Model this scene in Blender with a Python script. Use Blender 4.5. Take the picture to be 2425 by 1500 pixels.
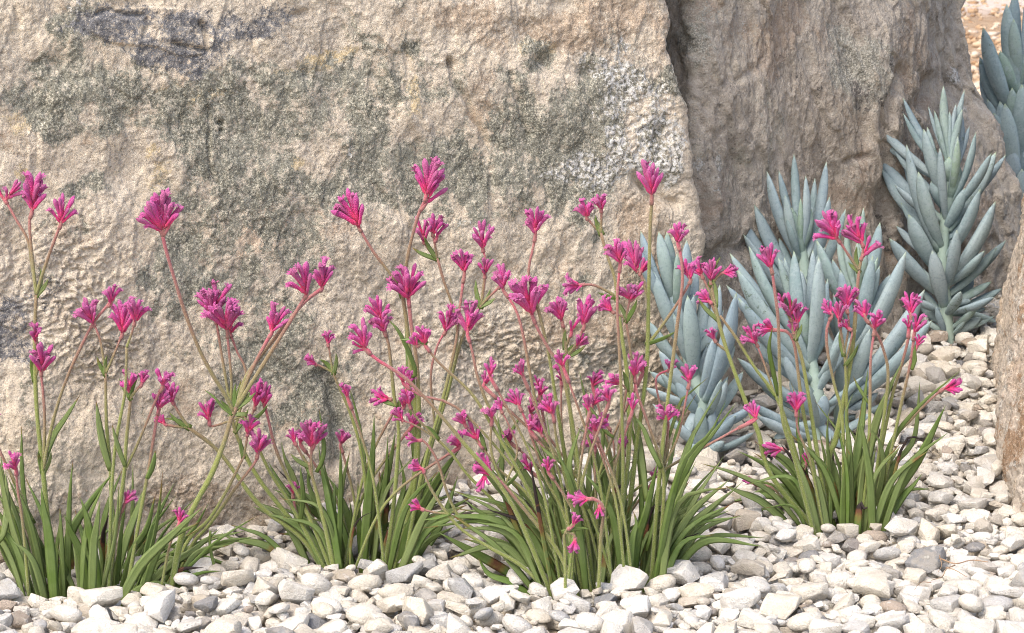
import bpy, math, random
import numpy as np
from mathutils import Vector, Quaternion, Matrix

# ------------------------------------------------------------------ clear
for o in list(bpy.data.objects):
    bpy.data.objects.remove(o, do_unlink=True)
scene = bpy.context.scene
col = scene.collection
random.seed(7)
RNG = np.random.default_rng(11)

# ------------------------------------------------------------------ camera
CAM_H, F_PX, PW, PH = 0.90, 6000.0, 2425.0, 1500.0
PITCH = math.radians(10.5)
cam_d = bpy.data.cameras.new('camera')
cam = bpy.data.objects.new('camera', cam_d)
col.objects.link(cam)
cam.location = (0, 0, CAM_H)
cam.rotation_euler = (math.pi / 2 - PITCH, 0, 0)
cam_d.sensor_width = 36.0
cam_d.lens = 36.0 * F_PX / PW
cam_d.clip_start = 0.05
cam_d.clip_end = 2000
cam_d.dof.use_dof = True
cam_d.dof.focus_distance = 3.35
cam_d.dof.aperture_fstop = 24
scene.camera = cam

# ------------------------------------------------------------------ light
SUN_AZ, SUN_EL = math.atan2(-0.55, -0.74), math.radians(52)
world = bpy.data.worlds.new('World')
scene.world = world
world.use_nodes = True
wn = world.node_tree
bg = wn.nodes['Background']
sky = wn.nodes.new('ShaderNodeTexSky')
sky.sky_type = 'NISHITA'
sky.sun_disc = False
sky.sun_elevation = SUN_EL
sky.sun_rotation = SUN_AZ
sky.dust_density = 4.0
sky.air_density = 1.0
sky.ozone_density = 0.6
wn.links.new(sky.outputs[0], bg.inputs[0])
bg.inputs[1].default_value = 0.15
sun_d = bpy.data.lights.new('sun', 'SUN')
sun_d.energy = 1.1
sun_d.angle = math.radians(28)
sun_d.color = (1.0, 0.955, 0.89)
sun = bpy.data.objects.new('sun', sun_d)
col.objects.link(sun)
s_dir = Vector((math.sin(SUN_AZ) * math.cos(SUN_EL), math.cos(SUN_AZ) * math.cos(SUN_EL), math.sin(SUN_EL)))
sun.rotation_euler = (-s_dir).to_track_quat('-Z', 'Y').to_euler()
sun.location = s_dir * 6
scene.view_settings.view_transform = 'Standard'
scene.view_settings.look = 'None'
scene.view_settings.gamma = 1
scene.view_settings.use_curve_mapping = False
scene.view_settings.exposure = 1.12
scene.render.engine = 'CYCLES'
scene.cycles.use_denoising = True
scene.cycles.denoiser = 'OPENIMAGEDENOISE'
scene.cycles.denoising_input_passes = 'RGB_ALBEDO_NORMAL'
scene.cycles.denoising_prefilter = 'NONE'
scene.cycles.filter_width = 1.0
scene.cycles.max_bounces = 7
scene.cycles.diffuse_bounces = 4
scene.render.resolution_x = 1024
scene.render.resolution_y = 633

# ------------------------------------------------------------------ pixel helpers
CP, SP = math.cos(PITCH), math.sin(PITCH)
CAM = np.array([0, 0, CAM_H])

def ray(px, py):
    cx = (np.asarray(px, float) - PW / 2) / F_PX
    cy = -(np.asarray(py, float) - PH / 2) / F_PX
    return np.stack([cx, CP + cy * SP, -SP + cy * CP], -1)

def at_y(px, py, Y):
    d = ray(px, py)
    return CAM + d * (np.asarray(Y, float) / d[..., 1])[..., None]

def project(P):
    P = np.asarray(P, float) - CAM
    yc = P[..., 1] * SP + P[..., 2] * CP
    zc = P[..., 1] * CP - P[..., 2] * SP
    return PW / 2 + F_PX * P[..., 0] / zc, PH / 2 - F_PX * yc / zc, zc

def sstep(a, b, x):
    t = np.clip((np.asarray(x, float) - a) / (b - a), 0, 1)
    return t * t * (3 - 2 * t)

def ground_z(x, y):
    x = np.asarray(x, float); y = np.asarray(y, float)
    t = np.clip(y - 3.15, 0, 1.1)
    z = 0.12 * t - 0.012 * sstep(0, .3, t)
    z = z + 0.008 * np.sin(5.1 * x + 1.3) * np.sin(4.3 * y + .4) + 0.004 * np.sin(13 * x + 2 * y)
    return z + 0.02 * np.clip(y - 6, 0, 30) * 0.0

BED = 0.023          # depth of the stone layer under the surface

# ------------------------------------------------------------------ noise
def _h(ix, iy, iz, seed):
    h = (ix.astype(np.uint32) * np.uint32(374761393) + iy.astype(np.uint32) * np.uint32(668265263)
         + iz.astype(np.uint32) * np.uint32(2147483647 // 3) + np.uint32(seed * 1013904223 & 0xffffffff))
    h = (h ^ (h >> np.uint32(13))) * np.uint32(1274126177)
    h = h ^ (h >> np.uint32(16))
    return h.astype(np.float32) / np.float32(4294967295.0)

def vnoise(P, seed=0):
    """gradient noise in about -1..1"""
    P = np.asarray(P, np.float32)
    i = np.floor(P).astype(np.int64)
    f = P - i
    w = f * f * f * (f * (f * 6 - 15) + 10)
    r = 0
    for dz in (0, 1):
        for dy in (0, 1):
            for dx in (0, 1):
                h = (_h(i[:, 0] + dx, i[:, 1] + dy, i[:, 2] + dz, seed) * 15.999).astype(np.int32)
                x, y, z = f[:, 0] - dx, f[:, 1] - dy, f[:, 2] - dz
                u = np.where(h < 8, x, y); v = np.where(h < 4, y, np.where((h == 12) | (h == 14), x, z))
                g = np.where(h & 1, -u, u) + np.where(h & 2, -v, v)
                r = r + g * (w[:, 0] if dx else 1 - w[:, 0]) * (w[:, 1] if dy else 1 - w[:, 1]) * (w[:, 2] if dz else 1 - w[:, 2])
    return r * 1.35

_ROT = np.array(Matrix.Rotation(.9, 3, (.4, .7, .55)), np.float32)

def fbm(P, freq, octv=4, seed=0, gain=.5, ridged=False):
    P = np.asarray(P, np.float32)
    a, s, tot = 1.0, 0, 0
    for k in range(octv):
        P = P @ _ROT
        n = vnoise(P * (freq * 2 ** k) + 17.3 * k, seed + k)
        if ridged: n = 1 - 2 * np.abs(n)
        s = s + a * n; tot += a; a *= gain
    return s / tot

# ------------------------------------------------------------------ mesh helpers
def mesh_from(name, V, Fc, mat=None, smooth=True, attrs=None, cattrs=None):
    V = np.asarray(V, np.float32)
    me = bpy.data.meshes.new(name)
    if isinstance(Fc, np.ndarray):
        n, k = Fc.shape
        me.vertices.add(len(V)); me.vertices.foreach_set('co', V.ravel())
        me.loops.add(n * k); me.loops.foreach_set('vertex_index', Fc.astype(np.int32).ravel())
        me.polygons.add(n)
        me.polygons.foreach_set('loop_start', np.arange(0, n * k, k, dtype=np.int32))
        me.update(calc_edges=True); me.validate()
    else:
        me.from_pydata(V.tolist(), [], Fc); me.update()
    if smooth:
        me.polygons.foreach_set('use_smooth', [True] * len(me.polygons))
    if attrs:
        for k, a in attrs.items():
            at = me.attributes.new(k, 'FLOAT', 'POINT'); at.data.foreach_set('value', np.asarray(a, np.float32))
    if cattrs:
        for k, a in cattrs.items():
            at = me.attributes.new(k, 'FLOAT_COLOR', 'POINT'); at.data.foreach_set('color', np.asarray(a, np.float32).ravel())
    if mat: me.materials.append(mat)
    return me

def link(name, me, parent=None, loc=(0, 0, 0)):
    o = bpy.data.objects.new(name, me)
    col.objects.link(o)
    o.location = loc
    if parent: o.parent = parent
    return o

def tag(o, label=None, cat=None, group=None, kind=None):
    if label: o['label'] = label
    if cat: o['category'] = cat
    if group: o['group'] = group
    if kind: o['kind'] = kind
    return o

def catmull(P, n):
    P = np.asarray(P, float)
    if len(P) == 2:
        t = np.linspace(0, 1, n)[:, None]
        return P[0] * (1 - t) + P[1] * t
    Q = np.vstack([2 * P[0] - P[1], P, 2 * P[-1] - P[-2]])
    d = np.r_[0, np.cumsum(np.linalg.norm(np.diff(P, axis=0), axis=1))]
    u = np.linspace(0, d[-1], n)
    out = []
    for x in u:
        i = min(max(np.searchsorted(d, x) - 1, 0), len(P) - 2)
        t = (x - d[i]) / max(d[i + 1] - d[i], 1e-9)
        a, b, c, e = Q[i], Q[i + 1], Q[i + 2], Q[i + 3]
        out.append(.5 * (2 * b + (c - a) * t + (2 * a - 5 * b + 4 * c - e) * t * t + (3 * b - a - 3 * c + e) * t ** 3))
    return np.array(out)

def tangents(P):
    T = np.gradient(P, axis=0)
    return T / np.maximum(np.linalg.norm(T, axis=1, keepdims=True), 1e-9)

def unit(v):
    return v / max(np.linalg.norm(v), 1e-9)

def tube(P, R, sides=8, cap=True):
    """rings round a path; returns V, quads, t along"""
    T = tangents(P)
    ref = np.array([.31, -.9, .3])
    V, tt = [], []
    for i, (p, t) in enumerate(zip(P, T)):
        a = unit(np.cross(t, ref)); b = np.cross(t, a)
        for k in range(sides):
            ang = 2 * math.pi * k / sides
            V.append(p + R[i] * (a * math.cos(ang) + b * math.sin(ang)))
            tt.append(i / (len(P) - 1))
    Fq = []
    n = len(P)
    for i in range(n - 1):
        for k in range(sides):
            k2 = (k + 1) % sides
            Fq.append((i * sides + k, i * sides + k2, (i + 1) * sides + k2, (i + 1) * sides + k))
    if cap:
        Fq.append(tuple(range((n - 1) * sides, n * sides)))
        Fq.append(tuple(range(sides - 1, -1, -1)))
    return V, Fq, tt

# ------------------------------------------------------------------ node helpers
class NT:
    def __init__(s, name):
        s.m = bpy.data.materials.new(name); s.m.use_nodes = True
        s.t = s.m.node_tree; s.b = s.t.nodes['Principled BSDF']
    def n(s, ty, **kw):
        nd = s.t.nodes.new(ty)
        for k, v in kw.items():
            if k == 'inp':
                for a, b in v.items():
                    if hasattr(b, 'links') or isinstance(b, bpy.types.NodeSocket): s.t.links.new(b, nd.inputs[a])
                    else: nd.inputs[a].default_value = b
            else: setattr(nd, k, v)
        return nd
    def noise(s, scale, detail=4, rough=.55, vec=None, dist=0):
        nd = s.n('ShaderNodeTexNoise', inp={'Scale': scale, 'Detail': detail, 'Roughness': rough, 'Distortion': dist})
        if vec is not None: s.t.links.new(vec, nd.inputs['Vector'])
        return nd.outputs['Fac']
    def coord(s, k='Object'):
        return s.n('ShaderNodeTexCoord').outputs[k]
    def pos(s):
        return s.n('ShaderNodeNewGeometry').outputs['Position']
    def attr(s, name, out='Fac', ty='GEOMETRY'):
        nd = s.n('ShaderNodeAttribute'); nd.attribute_name = name; nd.attribute_type = ty
        return nd.outputs[out]
    def math(s, op, a, b=None, c=None, clamp=False):
        nd = s.n('ShaderNodeMath', operation=op, use_clamp=clamp)
        for i, v in enumerate((a, b, c)):
            if v is None: continue
            if isinstance(v, bpy.types.NodeSocket): s.t.links.new(v, nd.inputs[i])
            else: nd.inputs[i].default_value = v
        return nd.outputs[0]
    def ramp(s, fac, stops, interp='LINEAR'):
        nd = s.n('ShaderNodeValToRGB'); cr = nd.color_ramp; cr.interpolation = interp
        while len(cr.elements) < len(stops): cr.elements.new(.5)
        for e, (p, c) in zip(cr.elements, stops):
            e.position = p; e.color = (*c, 1) if len(c) == 3 else c
        s.t.links.new(fac, nd.inputs[0])
        return nd.outputs[0]
    def rng(s, x, a, b, c=0., d=1.):
        nd = s.n('ShaderNodeMapRange', interpolation_type='SMOOTHSTEP')
        s.t.links.new(x, nd.inputs[0])
        for i, v in enumerate((a, b, c, d)): nd.inputs[i + 1].default_value = v
        return nd.outputs[0]
    def mix(s, fac, a, b, blend='MIX'):
        nd = s.n('ShaderNodeMix', data_type='RGBA', blend_type=blend)
        for i, v in ((0, fac), (6, a), (7, b)):
            if isinstance(v, bpy.types.NodeSocket): s.t.links.new(v, nd.inputs[i])
            elif i == 0: nd.inputs[0].default_value = v
            else: nd.inputs[i].default_value = (*v, 1)
        return nd.outputs[2]
    def bump(s, h, strength=.5, dist=.002, prev=None):
        nd = s.n('ShaderNodeBump', inp={'Strength': strength, 'Distance': dist})
        s.t.links.new(h, nd.inputs['Height'])
        if prev is not None: s.t.links.new(prev, nd.inputs['Normal'])
        return nd.outputs[0]
    def out(s, color=None, rough=None, normal=None, spec=.3, **kw):
        for key, v in (('Base Color', color), ('Roughness', rough), ('Normal', normal)):
            if v is None: continue
            if isinstance(v, bpy.types.NodeSocket): s.t.links.new(v, s.b.inputs[key])
            else: s.b.inputs[key].default_value = v if not isinstance(v, tuple) else (*v, 1)
        s.b.inputs['Specular IOR Level'].default_value = spec
        for k, v in kw.items(): s.b.inputs[k.replace('_', ' ')].default_value = v
        return s.m

def add_translucent(nt, color, fac):
    tr = nt.n('ShaderNodeBsdfTranslucent'); nt.t.links.new(color, tr.inputs[0])
    mx = nt.n('ShaderNodeMixShader'); mx.inputs[0].default_value = fac
    nt.t.links.new(nt.b.outputs[0], mx.inputs[1]); nt.t.links.new(tr.outputs[0], mx.inputs[2])
    o = nt.t.nodes['Material Output']; nt.t.links.new(mx.outputs[0], o.inputs[0])

# ------------------------------------------------------------------ materials
def mat_rock(name, base_a, base_b, ochre, lichen, slate, white, brown, sc=1.0, bumpk=1.0):
    t = NT(name); p = t.pos()
    m1 = t.n('ShaderNodeAttribute'); m1.attribute_name = 'm1'
    sep = t.n('ShaderNodeSeparateColor'); t.t.links.new(m1.outputs['Color'], sep.inputs[0])
    m2 = t.n('ShaderNodeAttribute'); m2.attribute_name = 'm2'
    sep2 = t.n('ShaderNodeSeparateColor'); t.t.links.new(m2.outputs['Color'], sep2.inputs[0])
    def off(k):
        v = t.n('ShaderNodeVectorMath', operation='ADD'); t.t.links.new(p, v.inputs[0]); v.inputs[1].default_value = (k, k * 1.7, k * .6)
        return v.outputs[0]
    nb = t.noise(9 * sc, 5, .6, p); nm = t.noise(45 * sc, 6, .68, p); nf = t.noise(380, 3, .7, p); ng = t.noise(150, 4, .7, p)
    np1 = t.noise(13 * sc, 8, .72, off(3.1)); np2 = t.noise(26 * sc, 8, .74, off(7.7)); np3 = t.noise(5 * sc, 7, .7, off(1.3))
    vor = t.n('ShaderNodeTexVoronoi', inp={'Scale': 95.0, 'Vector': off(2.2)})
    grey = lambda v, k, g: tuple((x * (1 - g) + g * sum(v) / 3) * k for x in v)
    c = t.mix(t.rng(nb, .35, .65), base_a, base_b)
    c = t.mix(t.rng(t.noise(3.5, 3, .6, p), .42, .64, 0, .35), c, grey(base_b, .94, .3))
    c = t.mix(t.rng(np1, .50, .55, 0, .42), c, grey(base_b, .74, .35))
    c = t.mix(t.rng(np2, .54, .60, 0, .60), c, tuple(min(.8, v * q) for v, q in zip(base_a, (1.10, 1.08, 1.02))))
    c = t.mix(t.rng(np3, .56, .62, 0, .45), c, tuple(v * q for v, q in zip(base_b, (1.0, .84, .74))))
    def layer(c, m, colr, edge=.55, gain=.9):
        # ragged edge: mask plus noise of three sizes, then a threshold
        e = t.math('ADD', m, t.math('MULTIPLY', t.math('SUBTRACT', np2, .5), gain))
        e = t.math('ADD', e, t.math('MULTIPLY', t.math('SUBTRACT', ng, .5), .75))
        e = t.math('ADD', e, t.math('MULTIPLY', t.math('SUBTRACT', nf, .5), .75))
        return t.mix(t.rng(e, edge - .08, edge + .12), c, colr)
    c = layer(c, sep2.outputs[0], ochre)
    c = layer(c, sep2.outputs[1], brown)
    lich = t.mix(t.rng(nf, .44, .60), tuple(v * .80 for v in lichen), tuple(min(1, v * 1.75) for v in lichen))
    lich = t.mix(t.rng(np1, .46, .58, 0, .55), lich, grey(lichen, 1.45, .1))
    c = layer(c, sep.outputs[0], lich, gain=1.5)
    sl = t.mix(t.rng(np2, .42, .6), slate, tuple(v * .66 for v in slate))
    sl = t.mix(t.math('MULTIPLY', t.rng(nf, .55, .68), .4), sl, tuple(min(1, v * 1.8) for v in slate))
    c = layer(c, sep.outputs[1], sl, gain=1.6)
    wt = t.mix(t.rng(ng, .44, .56), lichen, white)
    c = layer(c, sep.outputs[2], wt, gain=.9)
    # grains, stains and black dots
    g2 = t.noise(260, 4, .8, off(5.5)); g3 = t.noise(85, 6, .8, off(9.1))
    c = t.mix(t.rng(g2, .42, .60, .0, .24), c, (.46, .40, .33), 'MULTIPLY')
    c = t.mix(t.rng(g3, .52, .62, .0, .28), c, (.42, .38, .34), 'MULTIPLY')
    c = t.mix(t.rng(g3, .48, .38, .0, .5), c, tuple(min(.85, v * 1.2) for v in base_a))
    c = t.mix(t.math('MULTIPLY', t.rng(ng, .60, .70), .38), c, tuple(v * .34 for v in base_b))
    c = t.mix(t.math('MULTIPLY', t.rng(nf, .56, .68), .5), c, tuple(min(.85, v * 1.25) for v in base_a))
    dots = t.math('MULTIPLY', t.rng(vor.outputs['Distance'], .24, .12), t.rng(np1, .50, .56))
    c = t.mix(t.math('MULTIPLY', dots, .6), c, tuple(v * .26 for v in base_b))
    het = t.n('ShaderNodeTexNoise', noise_type='HETERO_TERRAIN', inp={'Scale': 38.0, 'Detail': 7.0, 'Roughness': .62, 'Vector': p}).outputs[0]
    rough_k = t.rng(np3, .40, .62, .45, 1.0)
    fine = t.math('MULTIPLY', t.math('ADD', t.math('MULTIPLY', ng, .55), t.math('MULTIPLY', nf, .45)), rough_k)
    hb = t.bump(t.math('ADD', fine, t.math('MULTIPLY', g2, .5)), 1.0 * bumpk, .0048)
    hb = t.bump(t.math('ADD', g3, t.math('MULTIPLY', het, .12)), .6 * bumpk, .004, hb)
    return t.out(c, .93, hb, .12)

MAT_MAIN = mat_rock('rock_cream', (.715, .625, .505), (.615, .525, .41), (.66, .53, .33), (.228, .222, .18), (.235, .235, .248), (.70, .695, .67), (.46, .365, .275))
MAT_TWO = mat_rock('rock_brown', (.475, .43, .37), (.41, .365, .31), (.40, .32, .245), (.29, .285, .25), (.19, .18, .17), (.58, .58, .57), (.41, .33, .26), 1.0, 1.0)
MAT_THREE = mat_rock('rock_tan', (.64, .565, .48), (.56, .48, .395), (.56, .45, .34), (.28, .26, .23), (.2, .19, .18), (.6, .57, .52), (.38, .26, .17))

def mat_pebble():
    t = NT('pebble_stone'); p = t.pos()
    r = t.attr('rnd'); r2 = t.attr('rnd2')
    c = t.ramp(r, [(0, (.84, .81, .745)), (.28, (.79, .75, .67)), (.48, (.71, .655, .56)), (.62, (.81, .79, .75)), (.76, (.70, .685, .655)),
                   (.86, (.46, .465, .47)), (.92, (.60, .53, .435)), (.95, (.25, .262, .28)), (.985, (.49, .41, .34)), (1, (.36, .295, .235))])
    vec = t.n('ShaderNodeVectorMath', operation='ADD'); t.t.links.new(p, vec.inputs[0])
    cmb = t.n('ShaderNodeCombineXYZ'); t.t.links.new(t.math('MULTIPLY', r2, 37.), cmb.inputs[0]); t.t.links.new(t.math('MULTIPLY', r, 91.), cmb.inputs[2])
    t.t.links.new(cmb.outputs[0], vec.inputs[1]); v = vec.outputs[0]
    n1 = t.noise(55, 5, .6, v); n2 = t.noise(320, 4, .7, v); n3 = t.noise(150, 5, .7, v, 1.5)
    c = t.mix(t.rng(n1, .3, .7, 0, .45), c, (.66, .63, .57), 'MULTIPLY')
    c = t.mix(t.math('MULTIPLY', t.rng(n3, .55, .72), .45), c, (.44, .375, .28))
    c = t.mix(t.math('MULTIPLY', t.rng(n1, .58, .68), .55), c, (.74, .725, .69))
    c = t.mix(t.math('MULTIPLY', t.rng(n2, .60, .74), .45), c, (.30, .27, .23))
    n4 = t.noise(420, 4, .8, v)
    c = t.mix(t.rng(n4, .42, .62, 0, .26), c, (.55, .51, .45), 'MULTIPLY')
    c = t.mix(t.math('MULTIPLY', t.rng(t.noise(18, 4, .7, v), .52, .62), .35), c, (.50, .44, .35))
    h = t.math('ADD', t.math('MULTIPLY', n3, .7), t.math('MULTIPLY', t.math('ADD', n2, n4), .4))
    return t.out(c, .85, t.bump(h, .9, .005), .2)
MAT_PEB = mat_pebble()

def mat_ground():
    t = NT('ground_soil'); p = t.pos()
    sx = t.n('ShaderNodeSeparateXYZ'); t.t.links.new(p, sx.inputs[0])
    n1 = t.noise(22, 6, .65, p); n2 = t.noise(160, 5, .7, p)
    near = t.mix(t.rng(n2, .3, .7), (.42, .36, .27), (.60, .54, .44))
    far = t.mix(t.rng(n1, .3, .7), (.30, .19, .11), (.50, .36, .235))
    far = t.mix(t.rng(n2, .55, .75), far, (.62, .50, .38))
    c = t.mix(t.rng(sx.outputs[1], 4.5, 4.8), near, far)
    # pale sandy path beyond the mulch
    c = t.mix(t.rng(t.math('ADD', sx.outputs[1], t.math('MULTIPLY', n1, 1.2)), 12.4, 13.2), c, (.60, .50, .42))
    return t.out(c, .95, t.bump(n2, .8, .01, t.bump(n1, .6, .02)), .1)
MAT_GROUND = mat_ground()

def mat_clod():
    t = NT('mulch_clod'); r = t.attr('rnd')
    c = t.ramp(r, [(0, (.30, .185, .105)), (.35, (.45, .31, .19)), (.7, (.52, .40, .28)), (.9, (.62, .54, .45)), (1, (.2, .13, .09))])
    return t.out(t.mix(t.rng(t.noise(90, 4, .6, t.pos()), .4, .7, 0, .6), c, (.26, .17, .1)), .95, None, .1)
MAT_CLOD = mat_clod()

def mat_leaf():
    t = NT('strap_leaf'); tt = t.attr('t'); w = t.attr('w'); dead = t.attr('dead')
    rd = t.n('ShaderNodeObjectInfo').outputs['Random']; p = t.coord()
    cmb = t.n('ShaderNodeCombineXYZ'); t.t.links.new(t.math('MULTIPLY', w, 14.), cmb.inputs[0]); t.t.links.new(t.math('MULTIPLY', tt, 1.6), cmb.inputs[1]); t.t.links.new(t.math('MULTIPLY', rd, 50.), cmb.inputs[2])
    st = t.noise(1.6, 3, .6, cmb.outputs[0])
    n = t.noise(28, 4, .6, p); nf = t.noise(700, 2, .6, p)
    c = t.mix(t.ramp(rd, [(0, (0, 0, 0)), (.5, (.35, .35, .35)), (1, (1, 1, 1))]), (.125, .205, .034), (.26, .31, .12))
    c = t.mix(t.rng(n, .35, .7, 0, .7), c, (.245, .315, .12))
    c = t.mix(t.rng(tt, .0, .3, .65, 0.), c, (.13, .175, .03))
    c = t.mix(t.rng(st, .42, .62, 0, .65), c, (.095, .155, .04))
    c = t.mix(t.math('MULTIPLY', t.rng(nf, .6, .75), .25), c, (.30, .36, .2))
    # blotches and withered tips
    d1 = t.math('ADD', dead, t.math('MULTIPLY', t.math('SUBTRACT', t.noise(60, 5, .7, p), .5), 1.3))
    c = t.mix(t.rng(d1, .25, .50), c, (.22, .18, .05))
    c = t.mix(t.rng(d1, .48, .72), c, (.17, .070, .036))
    c = t.mix(t.rng(d1, .85, 1.0), c, (.035, .024, .022))
    m = t.out(c, .5, t.bump(t.math('ADD', st, t.math('MULTIPLY', nf, .15)), .3, .002), .38)
    add_translucent(t, c, .26)
    return m
MAT_LEAF = mat_leaf()

def mat_stem():
    t = NT('hairy_stem'); tt = t.attr('t'); fz = t.attr('fuzz')
    rd = t.n('ShaderNodeObjectInfo').outputs['Random']; p = t.coord()
    n = t.noise(40, 3, .6, p); nf = t.noise(900, 2, .6, p)
    k = t.math('ADD', tt, t.math('MULTIPLY', t.math('SUBTRACT', n, .5), .18))
    k = t.math('ADD', k, t.math('MULTIPLY', t.math('SUBTRACT', rd, .5), .12))
    c = t.ramp(k, [(0, (.150, .205, .042)), (.45, (.20, .225, .06)), (.60, (.20, .165, .08)), (.76, (.24, .125, .095)), (.92, (.34, .12, .13)), (1, (.48, .08, .14))])
    c = t.mix(t.math('MULTIPLY', t.rng(nf, .5, .7), .35), c, (.50, .45, .30))
    c = t.mix(t.math('MULTIPLY', fz, .6), c, (.62, .52, .40))
    return t.out(c, .75, t.bump(nf, .5, .002), .2, Sheen_Weight=.3, Sheen_Roughness=.5)
MAT_STEM = mat_stem()

def mat_flower():
    t = NT('paw_flower'); tt = t.attr('t')
    rd = t.n('ShaderNodeObjectInfo').outputs['Random']; p = t.coord()
    nf = t.noise(26, 3, .6, p)
    k = t.math('ADD', tt, t.math('MULTIPLY', t.math('SUBTRACT', rd, .5), .35))
    c = t.ramp(k, [(0, (.62, .05, .12)), (.22, (.64, .03, .15)), (.45, (.58, .035, .22)), (.75, (.48, .07, .27)), (1, (.46, .13, .31))])
    c = t.mix(t.rng(rd, .45, 1, 0, .55), c, (.36, .075, .175))
    c = t.mix(t.rng(nf, .5, .72, 0, .45), c, (.55, .19, .35))
    return t.out(c, .62, t.bump(nf, .45, .05), .25, Sheen_Weight=.35, Sheen_Roughness=.4)
MAT_FLOWER = mat_flower()
for nd in MAT_FLOWER.node_tree.nodes:
    if nd.type == 'BSDF_PRINCIPLED': nd.inputs['Sheen Tint'].default_value = (.95, .55, .75, 1)

def mat_succ():
    t = NT('blue_succulent'); tt = t.attr('t'); g = t.attr('green')
    rd = t.n('ShaderNodeObjectInfo').outputs['Random']; p = t.coord()
    n = t.noise(18, 4, .6, p); n2 = t.noise(55, 5, .7, p, .6)
    cmb = t.n('ShaderNodeCombineXYZ'); t.t.links.new(t.math('MULTIPLY', t.attr('w'), 9.), cmb.inputs[0]); t.t.links.new(t.math('MULTIPLY', tt, 1.2), cmb.inputs[1]); t.t.links.new(t.math('MULTIPLY', rd, 40.), cmb.inputs[2])
    st = t.noise(2.2, 3, .6, cmb.outputs[0])
    c = t.mix(rd, (.205, .275, .325), (.335, .405, .43))
    c = t.mix(t.rng(n, .35, .7, 0, .6), c, (.19, .265, .33))
    c = t.mix(t.rng(st, .45, .7, 0, .35), c, (.22, .31, .30))
    c = t.mix(g, c, (.25, .345, .26))
    c = t.mix(t.rng(tt, .93, 1.0, 0, .6), c, (.28, .33, .14))
    c = t.mix(t.rng(t.noise(70, 5, .75, p), .45, .65, 0, .5), c, (.33, .40, .43))
    c = t.mix(t.rng(t.noise(240, 3, .7, p), .5, .66, 0, .35), c, (.13, .18, .19))
    c = t.mix(t.rng(tt, .0, .18, .7, 0), c, (.42, .53, .44))
    # rubbed-off bloom
    sc = t.math('MULTIPLY', t.rng(n2, .58, .64), t.rng(t.noise(11, 3, .6, p), .46, .58))
    c = t.mix(t.math('MULTIPLY', sc, .75), c, (.085, .125, .085))
    return t.out(c, .7, t.bump(t.math('ADD', n2, st), .3, .004), .22)
MAT_SUCC = mat_succ()

def mat_twig():
    t = NT('dry_root'); n = t.noise(120, 3, .6, t.coord())
    return t.out(t.mix(n, (.24, .15, .09), (.42, .30, .2)), .9)
MAT_TWIG = mat_twig()

# ------------------------------------------------------------------ ground
def build_ground():
    xs = np.r_[-400, -120, -40, -12, -4, np.linspace(-1.6, 1.8, 140), 4, 12, 40, 120, 400]
    ys = np.r_[-400, -60, -8, 0, 1.2, np.linspace(2.0, 5.2, 140), np.linspace(5.4, 16, 60), 24, 60, 150, 400, 900]
    X, Y = np.meshgrid(xs, ys)
    Z = (ground_z(X, Y) - BED * sstep(4.9, 4.6, Y)) * np.where((np.abs(X) < 5), 1, .6)
    V = np.stack([X, Y, Z], -1).reshape(-1, 3)
    V[:, 2] += np.where((np.abs(V[:, 0]) < 5) & (V[:, 1] > 0) & (V[:, 1] < 20), .006 * fbm(V, 9, 3, 5), 0)
    nx, ny = len(xs), len(ys)
    i = np.arange(ny - 1)[:, None] * nx + np.arange(nx - 1)[None]
    Fq = np.stack([i, i + 1, i + nx + 1, i + nx], -1).reshape(-1, 4)
    g = link('ground', mesh_from('ground', V, Fq, MAT_GROUND))
    return tag(g, 'sandy ground under pale gravel and brown mulch', 'ground', kind='structure')
GROUND = build_ground()

# ------------------------------------------------------------------ boulders
A0 = np.array([-0.98, 2.93]); B0 = np.array([0.285, 3.665])
MD = (B0 - A0) / np.linalg.norm(B0 - A0); MN = np.array([MD[1], -MD[0]])
LEAN = 0.05

def main_uv(px, py):
    """pixel -> (u, z) on the leaning front plane of the big boulder"""
    d = ray(px, py)
    # plane: (P.xy - A0).n = -LEAN * z
    num = -((CAM[:2] - A0) @ MN) - LEAN * CAM[2]
    den = d[..., :2] @ MN + LEAN * d[..., 2]
    t = num / den
    P = CAM + d * t[..., None]
    return (P[..., :2] - A0) @ MD, P[..., 2]

def main_face_y(x, z=0.3):
    # y of the front plane at world x
    return (A0[1] + ((x - A0[0]) * MN[0] + LEAN * z) / -MN[1])

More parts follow.
